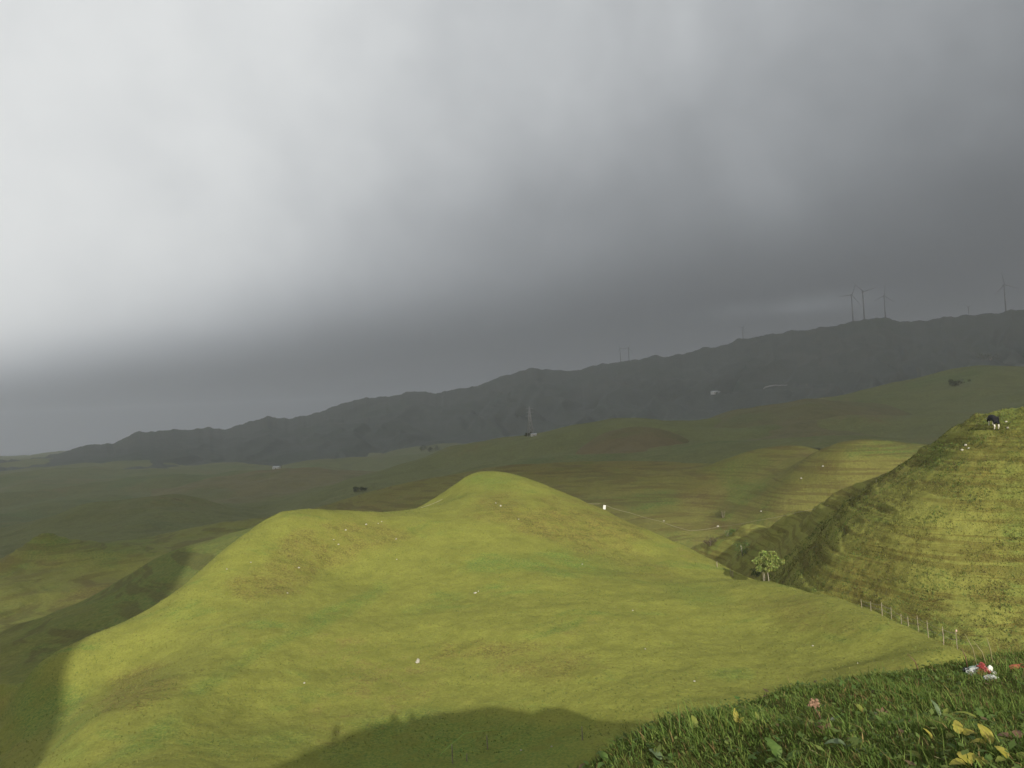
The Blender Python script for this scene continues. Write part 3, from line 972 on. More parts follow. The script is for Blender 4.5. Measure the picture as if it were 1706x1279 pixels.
for q, fr in enumerate((0.85, 0.5)):
    pts = []
    for (p, h), (p2, h2) in zip(tops[:-1], tops[1:]):
        a = Vector(p) + Vector((0.02, -0.07, h * fr)); b = Vector(p2) + Vector((0.02, -0.07, h2 * fr))
        for k in range(4):
            t = k / 4; pts.append(a.lerp(b, t) - Vector((0, 0, 0.08 * 4 * t * (1 - t))))
    pts.append(b)
    tagged('fence_wire', tube_mesh('fence_wire', pts, 0.010, 4), M_wire, (0, 0, 0), ('upper' if q == 0 else 'lower') + ' wire strung along the hill-edge fence posts', 'wire')

# posts down by the gully and in the dip under the bank
for u, v, hpx, lab in [(1217, 943, 10, 'left post of the pair left of the small tree'), (1220, 944, 8, 'right post of the pair left of the small tree'), (1194, 931, 7, 'lone short post at the gully above the tree')]:
    d = np.interp(u, [1170, 1230, 1280], [100, 94, 89]); p = at_dist(u, v, d); p[2] = on('front', p[0], p[1])
    tagged('fence_post', post_mesh(hpx * d / FPX + 0.15, 0.055, int(u)), M_post, p, 'thin grey ' + lab, 'fence post', 'posts by the gully')
for u, v, hpx, lab in [(812, 1248, 21, 'middle pale stake in the big shadow'), (970, 1233, 20, 'right pale stake in the big shadow, near the bank'), (778, 1268, 11, 'short left stake in the big shadow'),
                       (754, 1272, 28, 'dark tall stake in the big shadow, leftmost')]:
    p = hit(u, v, 'front'); d = np.linalg.norm(p)
    tagged('stake', post_mesh(hpx * d / FPX, 0.04, int(u)), M_post, p, lab, 'stake', 'stakes in the big shadow')

# ------------------------------------------------------------------ tape round the far side of the hill, board and streamer
M_tape = simple('cream_tape', (0.30, 0.27, 0.19), 0.8, 0.1, 3.0)
M_white = simple('white_board', (0.50, 0.50, 0.47), 0.6, 0.08, 6.0, 0.3)
M_teal = simple('teal_cloth', (0.30, 0.62, 0.56), 0.8, 0.2, 20.0)


def tape(px, label, r=0.035):
    P = [Vector(at_dist(u, v, d)) for u, v, d in px]
    pts = []
    for i in range(len(P) - 1):
        for k in range(5):
            pts.append(P[i].lerp(P[i + 1], k / 5) - Vector((0, 0, 0.12 * 4 * (k / 5) * (1 - k / 5))))
    pts.append(P[-1])
    tagged('fence_tape', tube_mesh('fence_tape', pts, r, 4), M_tape, (0, 0, 0), label, 'fence tape')


tape([(1457, 815, 110), (1400, 836, 115), (1330, 853, 123), (1260, 867, 132), (1200, 877, 142)], 'pale tape slanting across the dark gully below the cow hill', 0.02)
tape([(1200, 877, 142), (1150, 884, 140), (1100, 868, 134), (1050, 854, 126), (1010, 842, 121)], 'pale tape sagging from the gully up to the white board', 0.016)
tape([(1000, 839, 121), (968, 836.5, 122)], 'short end of pale tape left of the white board', 0.02)
tape([(738, 831, 121.5), (700, 846, 121), (640, 854, 116)], 'pale tape across the saddle left of the hilltop', 0.022)


def stake_at(u, v, d, h, lab, surf):
    p = at_dist(u, v, d); g = on(surf, p[0], p[1])
    o = tagged('stake', post_mesh(max(h, p[2] - g + 0.1), 0.04, int(u)), M_post, (p[0], p[1], g), lab, 'stake')
    return p


stake_at(1461, 817, 109, 0.5, 'leaning stake at the top end of the gully tape', 'right')
p = at_dist(1006, 846, 119.5); gz = on('front', p[0], p[1])
b = thing('sign_board', (p[0], p[1], gz), 'small white board on a stake at the right shoulder of the front hill', 'board', rz=-0.15)
top = p[2] - gz + 0.45
link('board', box_mesh('board', -0.2, 0.2, -0.035, -0.01, top - 0.66, top, 0.008), M_white, b).rotation_euler = (0, math.radians(9), 0)
link('stake', tube_mesh('stake', [(0, 0.03, -0.3), (0, 0.03, top - 0.1)], 0.035, 6), M_post, b)

p = at_dist(1447, 825, 107)
bm = bmesh.new(); rows = []
for k in range(9):
    t = k / 8; w = 0.02 + 0.10 * math.sin(math.pi * min(1, 0.12 + t * 0.8)) ** 1.3
    z = 0.40 - 0.8 * t
    rows.append([bm.verts.new((w * math.cos(a) + 0.03 * math.sin(5 * t), w * 0.6 * math.sin(a), z)) for a in np.linspace(0, 2 * math.pi, 8, endpoint=False)])
for i in range(8):
    for k in range(8):
        bm.faces.new((rows[i][k], rows[i][(k + 1) % 8], rows[i + 1][(k + 1) % 8], rows[i + 1][k])).smooth = True
bm.faces.new(rows[0][::-1]); bm.faces.new(rows[-1])
me = bpy.data.meshes.new('streamer'); bm.to_mesh(me); bm.free()
st = thing('streamer', p, 'pale bag with a teal top hanging from the tape by the gully', 'bag')
link('bag', me, simple('milky_plastic', (0.45, 0.52, 0.48), 0.5, 0.15, 9), st)
link('knot', blob_mesh('knot', 0.06, 0.06, 0.26, 0.3, 4, 2), M_teal, st).location = (0, 0, 0.42)
link('cord', tube_mesh('cord', [(0, 0, 0.55), (0.3, 0.1, 0.7)], 0.015, 4), M_tape, st)

# ------------------------------------------------------------------ small tree and bushes
M_bark = simple('pale_bark', (0.27, 0.24, 0.18), 0.85, 0.25, 18.0, 0.2)
M_leaf = attr_mat('tree_leaf', 0.3, 0.6)


def leaf_cloud(centres, radii, n, size, base, seed):
    """many small folded leaves spread through lumps of crown"""
    r = np.random.default_rng(seed)
    k = r.choice(len(centres), n, p=np.array(radii) ** 2 / np.sum(np.array(radii) ** 2))
    d = r.normal(0, 1, (n, 3)); d /= np.linalg.norm(d, axis=1, keepdims=True)
    rad = r.uniform(0, 1, (n, 1)) ** 0.45
    C = np.array(centres)[k] + d * rad * np.array(radii)[k][:, None] * np.array([1, 1, 0.75])
    a = r.normal(0, 1, (n, 3)); a /= np.linalg.norm(a, axis=1, keepdims=True)
    b = np.cross(a, r.normal(0, 1, (n, 3))); b /= np.linalg.norm(b, axis=1, keepdims=True)
    s = size * r.uniform(0.6, 1.4, (n, 1))
    V = np.stack([C - a * s, C + b * s * 0.45, C + a * s, C - b * s * 0.45], 1).reshape(-1, 3)
    F = np.arange(4 * n).reshape(n, 4)
    me = mesh_np('crown', V, F, False)
    set_col(me, np.repeat(np.array(base) * r.uniform(0.6, 1.45, (n, 1)) * (1 + r.normal(0, .08, (n, 3))), 4, 0))
    return me


p = at_dist(1281, 967, 89.3); p[2] = on('front', p[0], p[1]) - 0.05
S = 102 / FPX                                     # metres in a photo pixel there
tr = thing('broadleaf_tree', p, 'small round-crowned tree standing at the edge of the front hill', 'tree')
trunk_pts = [(0, 0, -0.3), (-0.03, 0, 0.5), (-0.12, 0, 1.2), (-0.05, 0.1, 2.0)]
link('trunk', tube_mesh('trunk', trunk_pts, [0.055, 0.04, 0.03, 0.02], 7), M_bark, tr)
for q in [(-0.45, 0.1, 0.03), (-0.62, 0.0, 0.028)]:
    link('stem', tube_mesh('stem', [(q[0], q[1], -0.3), (q[0] + 0.04, q[1], 0.5), (q[0] + 0.02, q[1], 1.1), (q[0] - 0.3, q[1], 2.0)], [q[2], q[2] * .9, q[2] * .8, q[2] * .5], 6), M_bark, tr)
for q in [(-0.9, 0.2, 2.2), (0.9, -0.1, 2.1), (0.5, 0.3, 2.9), (-0.5, -0.3, 2.7)]:
    link('branch', tube_mesh('branch', [(-0.1, 0.05, 1.1), (q[0] * 0.5, q[1] * 0.5, 1.1 + (q[2] - 1.1) * 0.6), q], [0.045, 0.032, 0.015], 5), M_bark, tr)
cen = [(-0.1, 0, 2.5), (-0.9, 0.1, 2.35), (0.75, 0, 2.4), (-0.35, 0.2, 2.95), (0.45, -0.2, 3.0), (1.45, 0, 2.05), (-1.35, 0, 2.25), (0.0, -0.5, 1.9), (-0.8, 0.3, 1.75), (0.9, 0.2, 1.75), (1.75, 0, 2.25), (-0.3, -0.3, 1.45), (0.5, -0.2, 1.5), (-1.0, 0, 1.45)]
link('crown', leaf_cloud(cen, [.75, .55, .6, .55, .5, .38, .35, .55, .4, .45, .18, .45, .45, .4], 5200, 0.12, (0.180, 0.215, 0.055), 3), M_leaf, tr)


def bush(p, w, h, label, base, n=500, seed=1, name='bush', group=None, leaf=0.1):
    b = thing(name, p, label, 'bush', group)
    r = random.Random(seed)
    cen = [(r.uniform(-.5, .5) * w, r.uniform(-.35, .35) * w, h * r.uniform(.15, .7)) for _ in range(11)]
    link('foliage', leaf_cloud(cen, [r.uniform(.2, .5) * min(w, h) for _ in cen], n, leaf, base, seed), M_leaf, b)
    for k in range(3):
        x = r.uniform(-.2, .2) * w
        link('stem', tube_mesh('stem', [(x * .3, 0, -0.2), (x, 0, h * .6)], [0.05 * h / 2, 0.02], 5), M_bark, b)


for u, v, w, h, lab, base, sd in [(1238, 925, 1.9, 2.6, 'fresh green bush in the gully left of the small tree', (0.060, 0.105, 0.022), 5),
                                  (1213, 893, 2.6, 1.5, 'bright green low bush at the head of the gully', (0.080, 0.125, 0.025), 6),
                                  (1184, 908, 1.8, 1.6, 'brown leafless shrub at the edge of the front hill', (0.075, 0.050, 0.028), 7),
                                  (1205, 862, 1.7, 1.7, 'dull olive shrub across the gully, beside the pale tape', (0.085, 0.080, 0.028), 8),
                                  (1262, 960, 2.0, 1.7, 'dark bush behind the left stems of the small tree', (0.045, 0.075, 0.018), 9)]:
    p = hit(u, v, 'right', 'valley', near=86)
    if p is not None:
        k = np.linalg.norm(p) / 120
        bush(p, w * k, h * k, lab, base, 600, sd)
for u, v, w, h, lab, sd in [(1650, 600, 22, 12, 'dark thicket high on the slope under the right end of the ridge', 11), (1600, 642, 22, 11, 'dark thicket on the slope straight behind the cow hill', 12),
                            (715, 752, 34, 12, 'dark clump of bushes at the foot of the ridge, centre', 13), (600, 818, 20, 9, 'dark bush on the brown slope left of the saddle', 14),
                            (880, 726, 12, 6, 'low bush beside the white hut under the pylon', 15),]:
    p = hit(u, v, 'valley', 'mid', 'ridge', 'ground', 'knoll', 'round', near=130)
    if p is not None:
        k = np.linalg.norm(p) / FPX
        bush(p, w * k * 1.0, h * k, lab, (0.055, 0.066, 0.030), 700, sd, leaf=0.9 * k)

# ------------------------------------------------------------------ cow
M_cow = NT('cow_hide')
sp = M_cow.n('ShaderNodeSeparateXYZ'); M_cow.l(M_cow.coord(), sp.inputs[0])
nz = M_cow.noise(3.5, 2, 0.5)
low = M_cow.ramp(M_cow.math('ADD', sp.outputs[2], M_cow.math('MULTIPLY', nz, 0.16)), 0.66, 0.72, 1.0, 0.0)
low = M_cow.math('MULTIPLY', low, M_cow.ramp(sp.outputs[0], 0.85, 0.95, 1.0, 0.0))
M_cow.principled(M_cow.mix(low, (0.006, 0.006, 0.008), (0.55, 0.52, 0.44)), 0.75, None, 0.25)
M_cow = M_cow.m
M_horn = simple('horn', (0.45, 0.40, 0.30), 0.5, 0.1)


def skin_body(name, joints, edges, mat, parent, sub=2):
    me = bpy.data.meshes.new(name)
    me.from_pydata([j[:3] for j in joints], edges, [])
    o = bpy.data.objects.new(name, me); COL.objects.link(o)
    md = o.modifiers.new('skin', 'SKIN'); md.use_smooth_shade = True
    for i, j in enumerate(joints):
        r = j[3] if isinstance(j[3], tuple) else (j[3], j[3])
        me.skin_vertices[0].data[i].radius = r
    me.skin_vertices[0].data[0].use_root = True
    o.modifiers.new('sub', 'SUBSURF').levels = sub
    o.modifiers['sub'].render_levels = sub
    dg = bpy.context.evaluated_depsgraph_get()
    m2 = bpy.data.meshes.new_from_object(o.evaluated_get(dg))
    bpy.data.objects.remove(o)
    m2.name = name
    if not m2.materials:
        m2.materials.append(mat)
    else:
        m2.materials[0] = mat
    for pl in m2.polygons:
        pl.use_smooth = True; pl.material_index = 0
    ob = bpy.data.objects.new(name, m2); COL.objects.link(ob); ob.parent = parent
    return ob


def make_cow(p, rz):
    c = thing('cow', p, 'black cow with white legs standing on top of the right hill', 'cow', rz=rz)
    # +x = head end
    J = [(0.00, 0, 1.02, (0.34, 0.36)), (0.42, 0, 1.03, (0.31, 0.36)), (0.72, 0, 1.05, (0.24, 0.28)), (-0.42, 0, 1.06, (0.31, 0.34)), (-0.74, 0, 1.10, (0.22, 0.24)),
         (1.00, 0, 0.98, (0.17, 0.21)), (1.24, 0, 0.74, (0.13, 0.16)), (1.36, 0, 0.50, (0.12, 0.14)), (1.46, 0, 0.28, (0.085, 0.085)), (1.50, 0, 0.17, (0.07, 0.06))]
    E = [(0, 1), (1, 2), (0, 3), (3, 4), (2, 5), (5, 6), (6, 7), (7, 8), (8, 9)]
    for sgn in (-1, 1):
        b = len(J)
        J += [(0.58, 0.17 * sgn, 0.74, 0.13), (0.60, 0.19 * sgn, 0.44, 0.075), (0.60, 0.19 * sgn, 0.20, 0.05), (0.63, 0.19 * sgn, 0.03, 0.065)]
        E += [(2, b), (b, b + 1), (b + 1, b + 2), (b + 2, b + 3)]
        b = len(J)
        J += [(-0.62, 0.18 * sgn, 0.76, 0.17), (-0.58, 0.20 * sgn, 0.55, 0.10), (-0.76, 0.20 * sgn, 0.42, 0.075), (-0.72, 0.20 * sgn, 0.20, 0.05), (-0.68, 0.20 * sgn, 0.03, 0.065)]
        E += [(4, b), (b, b + 1), (b + 1, b + 2), (b + 2, b + 3), (b + 3, b + 4)]
    skin_body('body', J, E, M_cow, c)
    for sgn in (-1, 1):
        e = link('ear', blob_mesh('ear', 0.03, 0.11, 0.05, 0.1, 2, 2), M_cow, c); e.location = (1.26, 0.20 * sgn, 0.62); e.rotation_euler = (0.3 * sgn, 0, 0)
        link('horn', tube_mesh('horn', [(1.30, 0.08 * sgn, 0.68), (1.34, 0.16 * sgn, 0.74), (1.40, 0.17 * sgn, 0.79)], [0.025, 0.018, 0.006], 5), M_horn, c)
    link('tail', tube_mesh('tail', [(-0.92, 0, 1.16), (-1.02, 0, 1.0), (-1.03, 0, 0.75), (-1.0, 0.02, 0.5)], [0.035, 0.025, 0.02, 0.04], 6), M_cow, c)
    return c


p = hit(1655, 713, 'right')
rz = math.radians(80)
dx, dy = math.cos(rz), math.sin(rz)
zf, zr = on('right', p[0] + .62 * dx, p[1] + .62 * dy), on('right', p[0] - .68 * dx, p[1] - .68 * dy)
cow = make_cow((p[0], p[1], (zf + zr) / 2 + 0.06), rz)
cow.rotation_euler = (0, -max(-0.3, min(0.3, math.atan2(zf - zr, 1.3))), rz)

# ------------------------------------------------------------------ wind turbines on the ridge
M_tow = simple('turbine_grey', (0.10, 0.105, 0.11), 0.5, 0.04, 0.05)


def turbine(u, vb, vt, label, rot):
    zi = np.interp(u, RP[:, 0], RD) * 1.01
    p = at_dist(u, vb, zi)
    gz = on('ridge', p[0], p[1]) - 2
    h = (vb - vt) * zi / FPX * 0.92 + (p[2] - gz)
    az = math.atan2(p[0], p[1])
    q_ = min(1.0, h / 85)
    t = thing('wind_turbine', (p[0], p[1], gz), label, 'wind turbine', 'wind turbines on the ridge', rz=-az + 0.5)
    link('tower', tube_mesh('tower', [(0, 0, -2), (0, 0, h * .5), (0, 0, h)], [2.2 * q_, 1.7 * q_, 1.2 * q_], 10), M_tow, t)
    link('nacelle', box_mesh('nacelle', -1.5 * q_, 1.5 * q_, -3 * q_, 5 * q_, h - 1.0 * q_, h + 2.2 * q_, 0.3 * q_), M_tow, t)
    link('hub', blob_mesh('hub', 1.4 * q_, 1.7 * q_, 1.4 * q_, 0, 0, 2), M_tow, t).location = (0, -4.0 * q_, h + 0.6 * q_)
    L = h * 0.52
    for k in range(3):
        a = rot + k * 2 * math.pi / 3
        bm = bmesh.new()
        prof = [(0.0, 0.6), (0.12, 1.0), (0.3, 0.85), (0.6, 0.55), (0.9, 0.3), (1.0, 0.1)]
        rings = []
        for s_, w in prof:
            z = s_ * L
            rings.append([bm.verts.new((q[0] * w * q_, q[1] * w * 0.25 * q_, z)) for q in ((-0.6, 0), (0, -1), (1.2, 0), (0, 1))])
        for i in range(len(rings) - 1):
            for j in range(4):
                bm.faces.new((rings[i][j], rings[i][(j + 1) % 4], rings[i + 1][(j + 1) % 4], rings[i + 1][j]))
        bm.faces.new(rings[-1])
        bmesh.ops.recalc_face_normals(bm, faces=bm.faces)
        me = bpy.data.meshes.new('blade'); bm.to_mesh(me); bm.free()
        o = link('blade', me, M_tow, t); o.location = (0, -4.2 * q_, h + 0.6 * q_); o.rotation_euler = (0, a, 0)


for i, (u, vb, vt, lab) in enumerate([(1421, 532, 492, 'left turbine of the three close together on the right ridge'), (1440, 530, 487, 'middle turbine of the three close together on the right ridge'),
                                      (1475, 528, 494, 'right turbine of the three close together on the right ridge'), (1614, 523, 512, 'low turbine between the trio and the far right one'),
                                      (1676, 520, 479, 'tall turbine farthest right on the ridge'), (1238, 564, 545, 'lone faint turbine left of the trio on the ridge'),
                                      (1034, 602, 579, 'left turbine of the faint pair on the middle ridge'), (1048, 600, 578, 'right turbine of the faint pair on the middle ridge')]):
    turbine(u, vb, vt, lab, 0.4 + 0.9 * i)

# ------------------------------------------------------------------ pylon, pole, huts, track
M_steel = simple('pylon_steel', (0.26, 0.27, 0.28), 0.5, 0.1, 0.3)
p = hit(884, 727, 'mid', 'ground', near=300)
d = np.linalg.norm(p); Hp = 50 * d / FPX
py = thing('pylon', p, 'tall lattice pylon standing in front of the dark ridge', 'pylon', rz=0.3)
wb, wt = Hp * 0.09, Hp * 0.02
for sx in (-1, 1):
    for sy in (-1, 1):
        link('leg', tube_mesh('leg', [(sx * wb, sy * wb, -1), (sx * wt * 1.6, sy * wt * 1.6, Hp * .65), (sx * wt * .4, sy * wt * .4, Hp)], 0.009 * Hp, 4), M_steel, py)
for k in range(6):
    z0, z1 = Hp * k / 7, Hp * (k + 1) / 7
    w0 = np.interp(z0, [0, Hp * .65, Hp], [wb, wt * 1.6, wt * .4]); w1 = np.interp(z1, [0, Hp * .65, Hp], [wb, wt * 1.6, wt * .4])
    link('brace', tube_mesh('brace', [(-w0, -w0, z0), (w1, -w1, z1)], 0.003 * Hp, 4), M_steel, py)
    link('brace', tube_mesh('brace', [(w0, -w0, z0), (-w1, -w1, z1)], 0.006 * Hp, 4), M_steel, py)
for z in (0.68, 0.80, 0.92):
    link('crossarm', tube_mesh('crossarm', [(-Hp * .13, 0, Hp * z), (0, 0, Hp * (z + .015)), (Hp * .13, 0, Hp * z)], 0.006 * Hp, 4), M_steel, py)
p = hit(948, 768, 'valley', near=130)
if p is None:
    p = hit(948, 768, 'mid', near=300)
d = np.linalg.norm(p); Hp = 68 * d / FPX
po = thing('utility_pole', p, 'thin pale utility pole rising from the slope behind the hilltop', 'pole')
link('pole', tube_mesh('pole', [(0, 0, -0.5), (0, 0, Hp)], [0.17, 0.10], 8), M_tape, po)
link('crossarm', box_mesh('crossarm', -0.9, 0.9, -0.06, 0.06, Hp - 0.9, Hp - 0.75), M_post, po)

M_wall = simple('whitewash', (0.42, 0.42, 0.41), 0.8, 0.06, 0.4)
M_roof = simple('pale_roof', (0.34, 0.36, 0.38), 0.7, 0.1, 0.4)
M_dark = simple('dark_opening', (0.03, 0.03, 0.035), 0.4, 0.1)


def hut(u, v, wpx, hpx, label, names, near, rz):
    p = hit(u, v, *names, near=near); k = np.linalg.norm(p) / FPX
    w, h = wpx * k / 2, hpx * k
    t = thing('hut', p, label, 'hut', 'white huts in the valley', rz=rz)
    dp = w * 0.6
    link('wall', box_mesh('wall', -w, w, -dp, dp, -1.5, h * .68), M_wall, t)
    bm = bmesh.new(); e = 1.12
    vs = [bm.verts.new(q) for q in ((-w * e, -dp * e, h * .66), (w * e, -dp * e, h * .66), (w * e, dp * e, h * .66), (-w * e, dp * e, h * .66), (-w * e, 0, h), (w * e, 0, h))]
    for f in ((0, 1, 5, 4), (2, 3, 4, 5), (1, 2, 5), (3, 0, 4), (3, 2, 1, 0)):
        bm.faces.new([vs[q] for q in f])
    me = bpy.data.meshes.new('roof'); bm.to_mesh(me); bm.free()
    link('roof', me, M_roof, t)
    link('door', box_mesh('door', -w * .15, w * .15, -dp - .06, -dp + .1, 0, h * .45), M_dark, t)
    for sx in (-.6, .6):
        link('window', box_mesh('window', w * sx - w * .12, w * sx + w * .12, -dp - .06, -dp + .1, h * .25, h * .48), M_dark, t)


hut(889, 726, 9, 4.5, 'small white hut at the foot of the pylon', ('mid', 'ground'), 300, 0.2)
hut(461, 781, 11, 4.5, 'long white hut far off in the hazy valley at left', ('ridge', 'ground', 'mid'), 400, -0.3)
hut(1191, 656, 11, 5, 'white hut at the left end of the pale track on the ridge', ('ridge', 'mid'), 600, 0.4)

M_track = simple('gravel_track', (0.17, 0.17, 0.155), 0.95, 0.2, 0.05)
ctr = []
for u, v in [(1196, 656), (1215, 654), (1245, 650), (1275, 646), (1300, 643), (1312, 642)]:
    p = hit(u, v, 'ridge', near=900)
    if p is not None:
        ctr.append(p)
ctr = np.array(ctr)
if len(ctr) > 2:
    t = np.linspace(0, 1, len(ctr)); tt = np.linspace(0, 1, 60)
    C = np.stack([np.interp(tt, t, ctr[:, k]) for k in range(3)], -1)
    W_ = 5.0
    rad = C[:, :2] / np.linalg.norm(C[:, :2], axis=1, keepdims=True)
    A = C.copy(); A[:, :2] -= rad * W_; B = C.copy(); B[:, :2] += rad * W_
    for Q in (A, B):
        Q[:, 2] = np.maximum(ridge_f(Q[:, 0], Q[:, 1]), ridge_f(C[:, 0], C[:, 1])) + 0.6
    link('track', mesh_np('track', np.stack([A, B], 1).reshape(-1, 3), grid_faces(60, 2)), M_track, kind='structure')


# ------------------------------------------------------------------ weeds on the near bank
def leaf_mesh(name, L, Wd, curl, fold, seed, wavy=0.08):
    r = random.Random(seed); bm = bmesh.new(); rows = []
    n = 8
    for i in range(n + 1):
        t = i / n
        w = Wd * (math.sin(math.pi * min(1, 0.06 + t * 0.94)) ** 0.75) * (1.15 - 0.4 * t) + 0.002
        ph = curl * t
        x = L * (math.sin(ph) / curl if curl else t); z = L * ((1 - math.cos(ph)) / curl if curl else 0)
        row = []
        for s_ in (-1, -0.5, 0, 0.5, 1):
            row.append(bm.verts.new((x, s_ * w * (1 + r.uniform(-wavy, wavy)), -z + abs(s_) * w * fold + r.uniform(-wavy, wavy) * w * 0.5 * abs(s_))))
        rows.append(row)
    for i in range(n):
        for k in range(4):
            bm.faces.new((rows[i][k], rows[i + 1][k], rows[i + 1][k + 1], rows[i][k + 1])).smooth = True
    bmesh.ops.recalc_face_normals(bm, faces=bm.faces)
    me = bpy.data.meshes.new(name); bm.to_mesh(me); bm.free()
    return me


L_green = leaf_mat('weed_green', (0.065, 0.115, 0.022), (0.095, 0.150, 0.030))
L_lime = leaf_mat('weed_lime', (0.16, 0.19, 0.035), (0.22, 0.24, 0.05), 0.4)
L_yel = leaf_mat('weed_yellow', (0.27, 0.25, 0.035), (0.36, 0.31, 0.06), 0.35)
L_brn = leaf_mat('weed_brown', (0.12, 0.07, 0.04), (0.18, 0.105, 0.06), 0.2)
L_blue = leaf_mat('weed_greygreen', (0.085, 0.125, 0.055), (0.12, 0.16, 0.08), 0.25)


def weed(u, v, leaves, label, cat='weed', name='broadleaf_weed', group=None):
    """leaves: (length m, width m, bearing deg (0 = right, 90 = away), lift deg, curl, material)"""
    p = hit(u, v, 'bank', near=1.5, far=40)
    if p is None:
        return None
    o = thing(name, (p[0], p[1], p[2] - 0.01), label, cat, group)
    for i, (L, w, be, li, cu, mt) in enumerate(leaves):
        q = link('leaf', leaf_mesh('leaf', L * 0.55, w * 0.52, cu + 0.4, 0.3, i + int(u), 0.16), mt, o)
        stem = 0.03
        q.rotation_euler = Vector((math.cos(math.radians(be)) * math.cos(math.radians(li)), math.sin(math.radians(be)) * math.cos(math.radians(li)), math.sin(math.radians(li)))).to_track_quat('X', 'Z').to_euler()
        q.location = (math.cos(math.radians(be)) * stem, math.sin(math.radians(be)) * stem, 0.03)
    return o


R_ = random.Random(99)


def rosette(n, L, mats, lift=(25, 70), start=None):
    return [(L * R_.uniform(0.7, 1.15), L * R_.uniform(0.16, 0.24), (start or R_.uniform(0, 360)) + i * 360 / n + R_.uniform(-25, 25), R_.uniform(*lift), R_.uniform(0.4, 1.3), R_.choice(mats)) for i in range(n)]


weed(1163, 1221, [(0.16, 0.035, 100, 72, 0.5, L_lime), (0.12, 0.03, 200, 50, 0.6, L_green), (0.13, 0.03, 330, 50, 0.6, L_green)], 'weed with one upright lime leaf at the left end of the bank edge')
weed(1228, 1212, [(0.17, 0.03, 80, 80, 0.4, L_yel), (0.20, 0.03, -10, 38, 0.7, L_lime), (0.12, 0.035, 190, 40, 0.8, L_lime), (0.10, 0.03, 30, 60, .5, L_yel)], 'yellow-leaved weed on the bank edge left of the red seed head')
weed(1268, 1212, [(0.13, 0.022, 100, 75, 0.3, L_lime), (0.10, 0.02, 20, 55, 0.5, L_green)], 'slim lime shoot on the bank edge right of the yellow weed')
weed(1305, 1274, [(0.24, 0.06, 110, 60, 0.5, L_green), (0.20, 0.05, 10, 50, 0.8, L_green), (0.16, .04, 200, 40, .8, L_green)], 'broad mid-green leafy weed at the bottom edge below the red seed head')
weed(1442, 1192, [(0.13, 0.045, 120, 65, 0.6, L_lime), (0.14, 0.05, -50, 25, 0.6, L_blue), (0.12, 0.04, 200, 35, 0.8, L_green)], 'pale lime weed on the bank left of the withered brown tuft')
weed(1572, 1200, [(0.22, 0.035, 110, 75, 0.3, L_blue), (0.16, 0.035, 0, 40, 0.8, L_lime), (0.14, 0.03, 40, 60, .5, L_lime), (.13, .03, 200, 40, .8, L_green)], 'grey-green pointed weed upright in the middle of the bank')
weed(1600, 1232, [(0.16, 0.045, 70, 62, 0.6, L_yel), (0.15, 0.06, 10, 35, 0.8, L_yel), (0.14, 0.05, 200, 40, 0.9, L_lime), (.15, .04, 300, 30, .8, L_green)], 'clump of yellowing leaves right of centre on the bank')
weed(1657, 1250, [(0.20, 0.055, 95, 70, 0.6, L_yel), (0.15, 0.05, 150, 35, 0.9, L_yel), (0.15, 0.05, 20, 45, 0.8, L_lime), (.16, .05, 260, 20, .9, L_green)], 'tall yellow-leaved weed near the right edge of the bank')
weed(1625, 1285, [(0.15, 0.07, 95, 50, 0.8, L_yel), (0.15, 0.06, 170, 40, 0.9, L_yel), (0.15, 0.06, 20, 40, 0.9, L_yel), (.12, .05, 260, 15, .8, L_brn)], 'crinkled yellow rosette at the bottom of the bank')
weed(1562, 1240, [(0.12, 0.016, 120, 75, 0.8, L_yel)], 'single bright yellow curled leaf standing in the bank grass', name='yellow_leaf', cat='leaf')
weed(1545, 1276, [(0.15, 0.035, 120, 40, 0.6, L_lime), (0.13, 0.03, 350, 35, 0.8, L_lime), (.12, .03, 230, 30, .8, L_green)], 'lime weed at the bottom edge, left of the yellow rosette')
weed(1690, 1275, [(0.13, 0.04, 110, 60, 0.8, L_yel), (0.12, 0.035, 20, 45, 0.8, L_lime), (.12, .04, 190, 40, .8, L_lime)], 'bright yellow-green weed in the bottom right corner')
weed(1698, 1240, [(0.14, 0.05, 140, 35, 0.9, L_brn), (0.12, 0.05, 220, 25, 0.9, L_brn), (.12, .04, 60, 50, .8, L_brn)], 'withered orange-brown leaves at the right edge of the bank', name='withered_weed')
weed(1640, 1205, [(0.30, 0.04, 150, 35, 0.5, L_lime), (0.22, 0.035, 20, 30, 0.6, L_green), (0.2, .035, 80, 50, .5, L_green)], 'weed with a long lime leaf slanting left, right of centre')
weed(1470, 1195, [(0.08, 0.018, 100, 60, 0.8, L_brn), (0.08, 0.02, 20, 50, 0.8, L_brn), (.07, .02, 200, 45, .8, L_brn), (.08, .018, 60, 75, .5, L_brn)], 'withered brown tuft right of the pale lime weed', name='withered_weed')
weed(1508, 1210, [(0.09, 0.02, 120, 50, 0.8, L_brn), (0.08, 0.02, 10, 40, 0.8, L_brn), (.08, .02, 240, 35, .8, L_brn)], 'withered brown leaves low in the middle of the bank', name='withered_weed')
weed(1380, 1225, [(0.10, 0.03, 120, 40, 0.8, L_brn), (0.10, 0.03, 0, 35, 0.8, L_brn), (.10, .03, 220, 30, .8, L_brn), (.09, .03, 60, 60, .6, L_brn)], 'red-brown leaf rosette at the foot of the seed head', name='withered_weed')
weed(1015, 1276, [(0.16, 0.05, 120, 50, 0.6, L_green), (0.14, 0.045, 20, 45, 0.8, L_green), (.14, .04, 220, 35, .8, L_green)], 'dark green weed at the bottom edge, left end of the bank')
weed(1108, 1274, [(0.18, 0.055, 130, 50, 0.6, L_blue), (0.15, 0.045, 30, 45, 0.8, L_green), (.14, .04, 220, 35, .8, L_green)], 'blue-green broad leaf weed at the bottom, under the lime leaf')
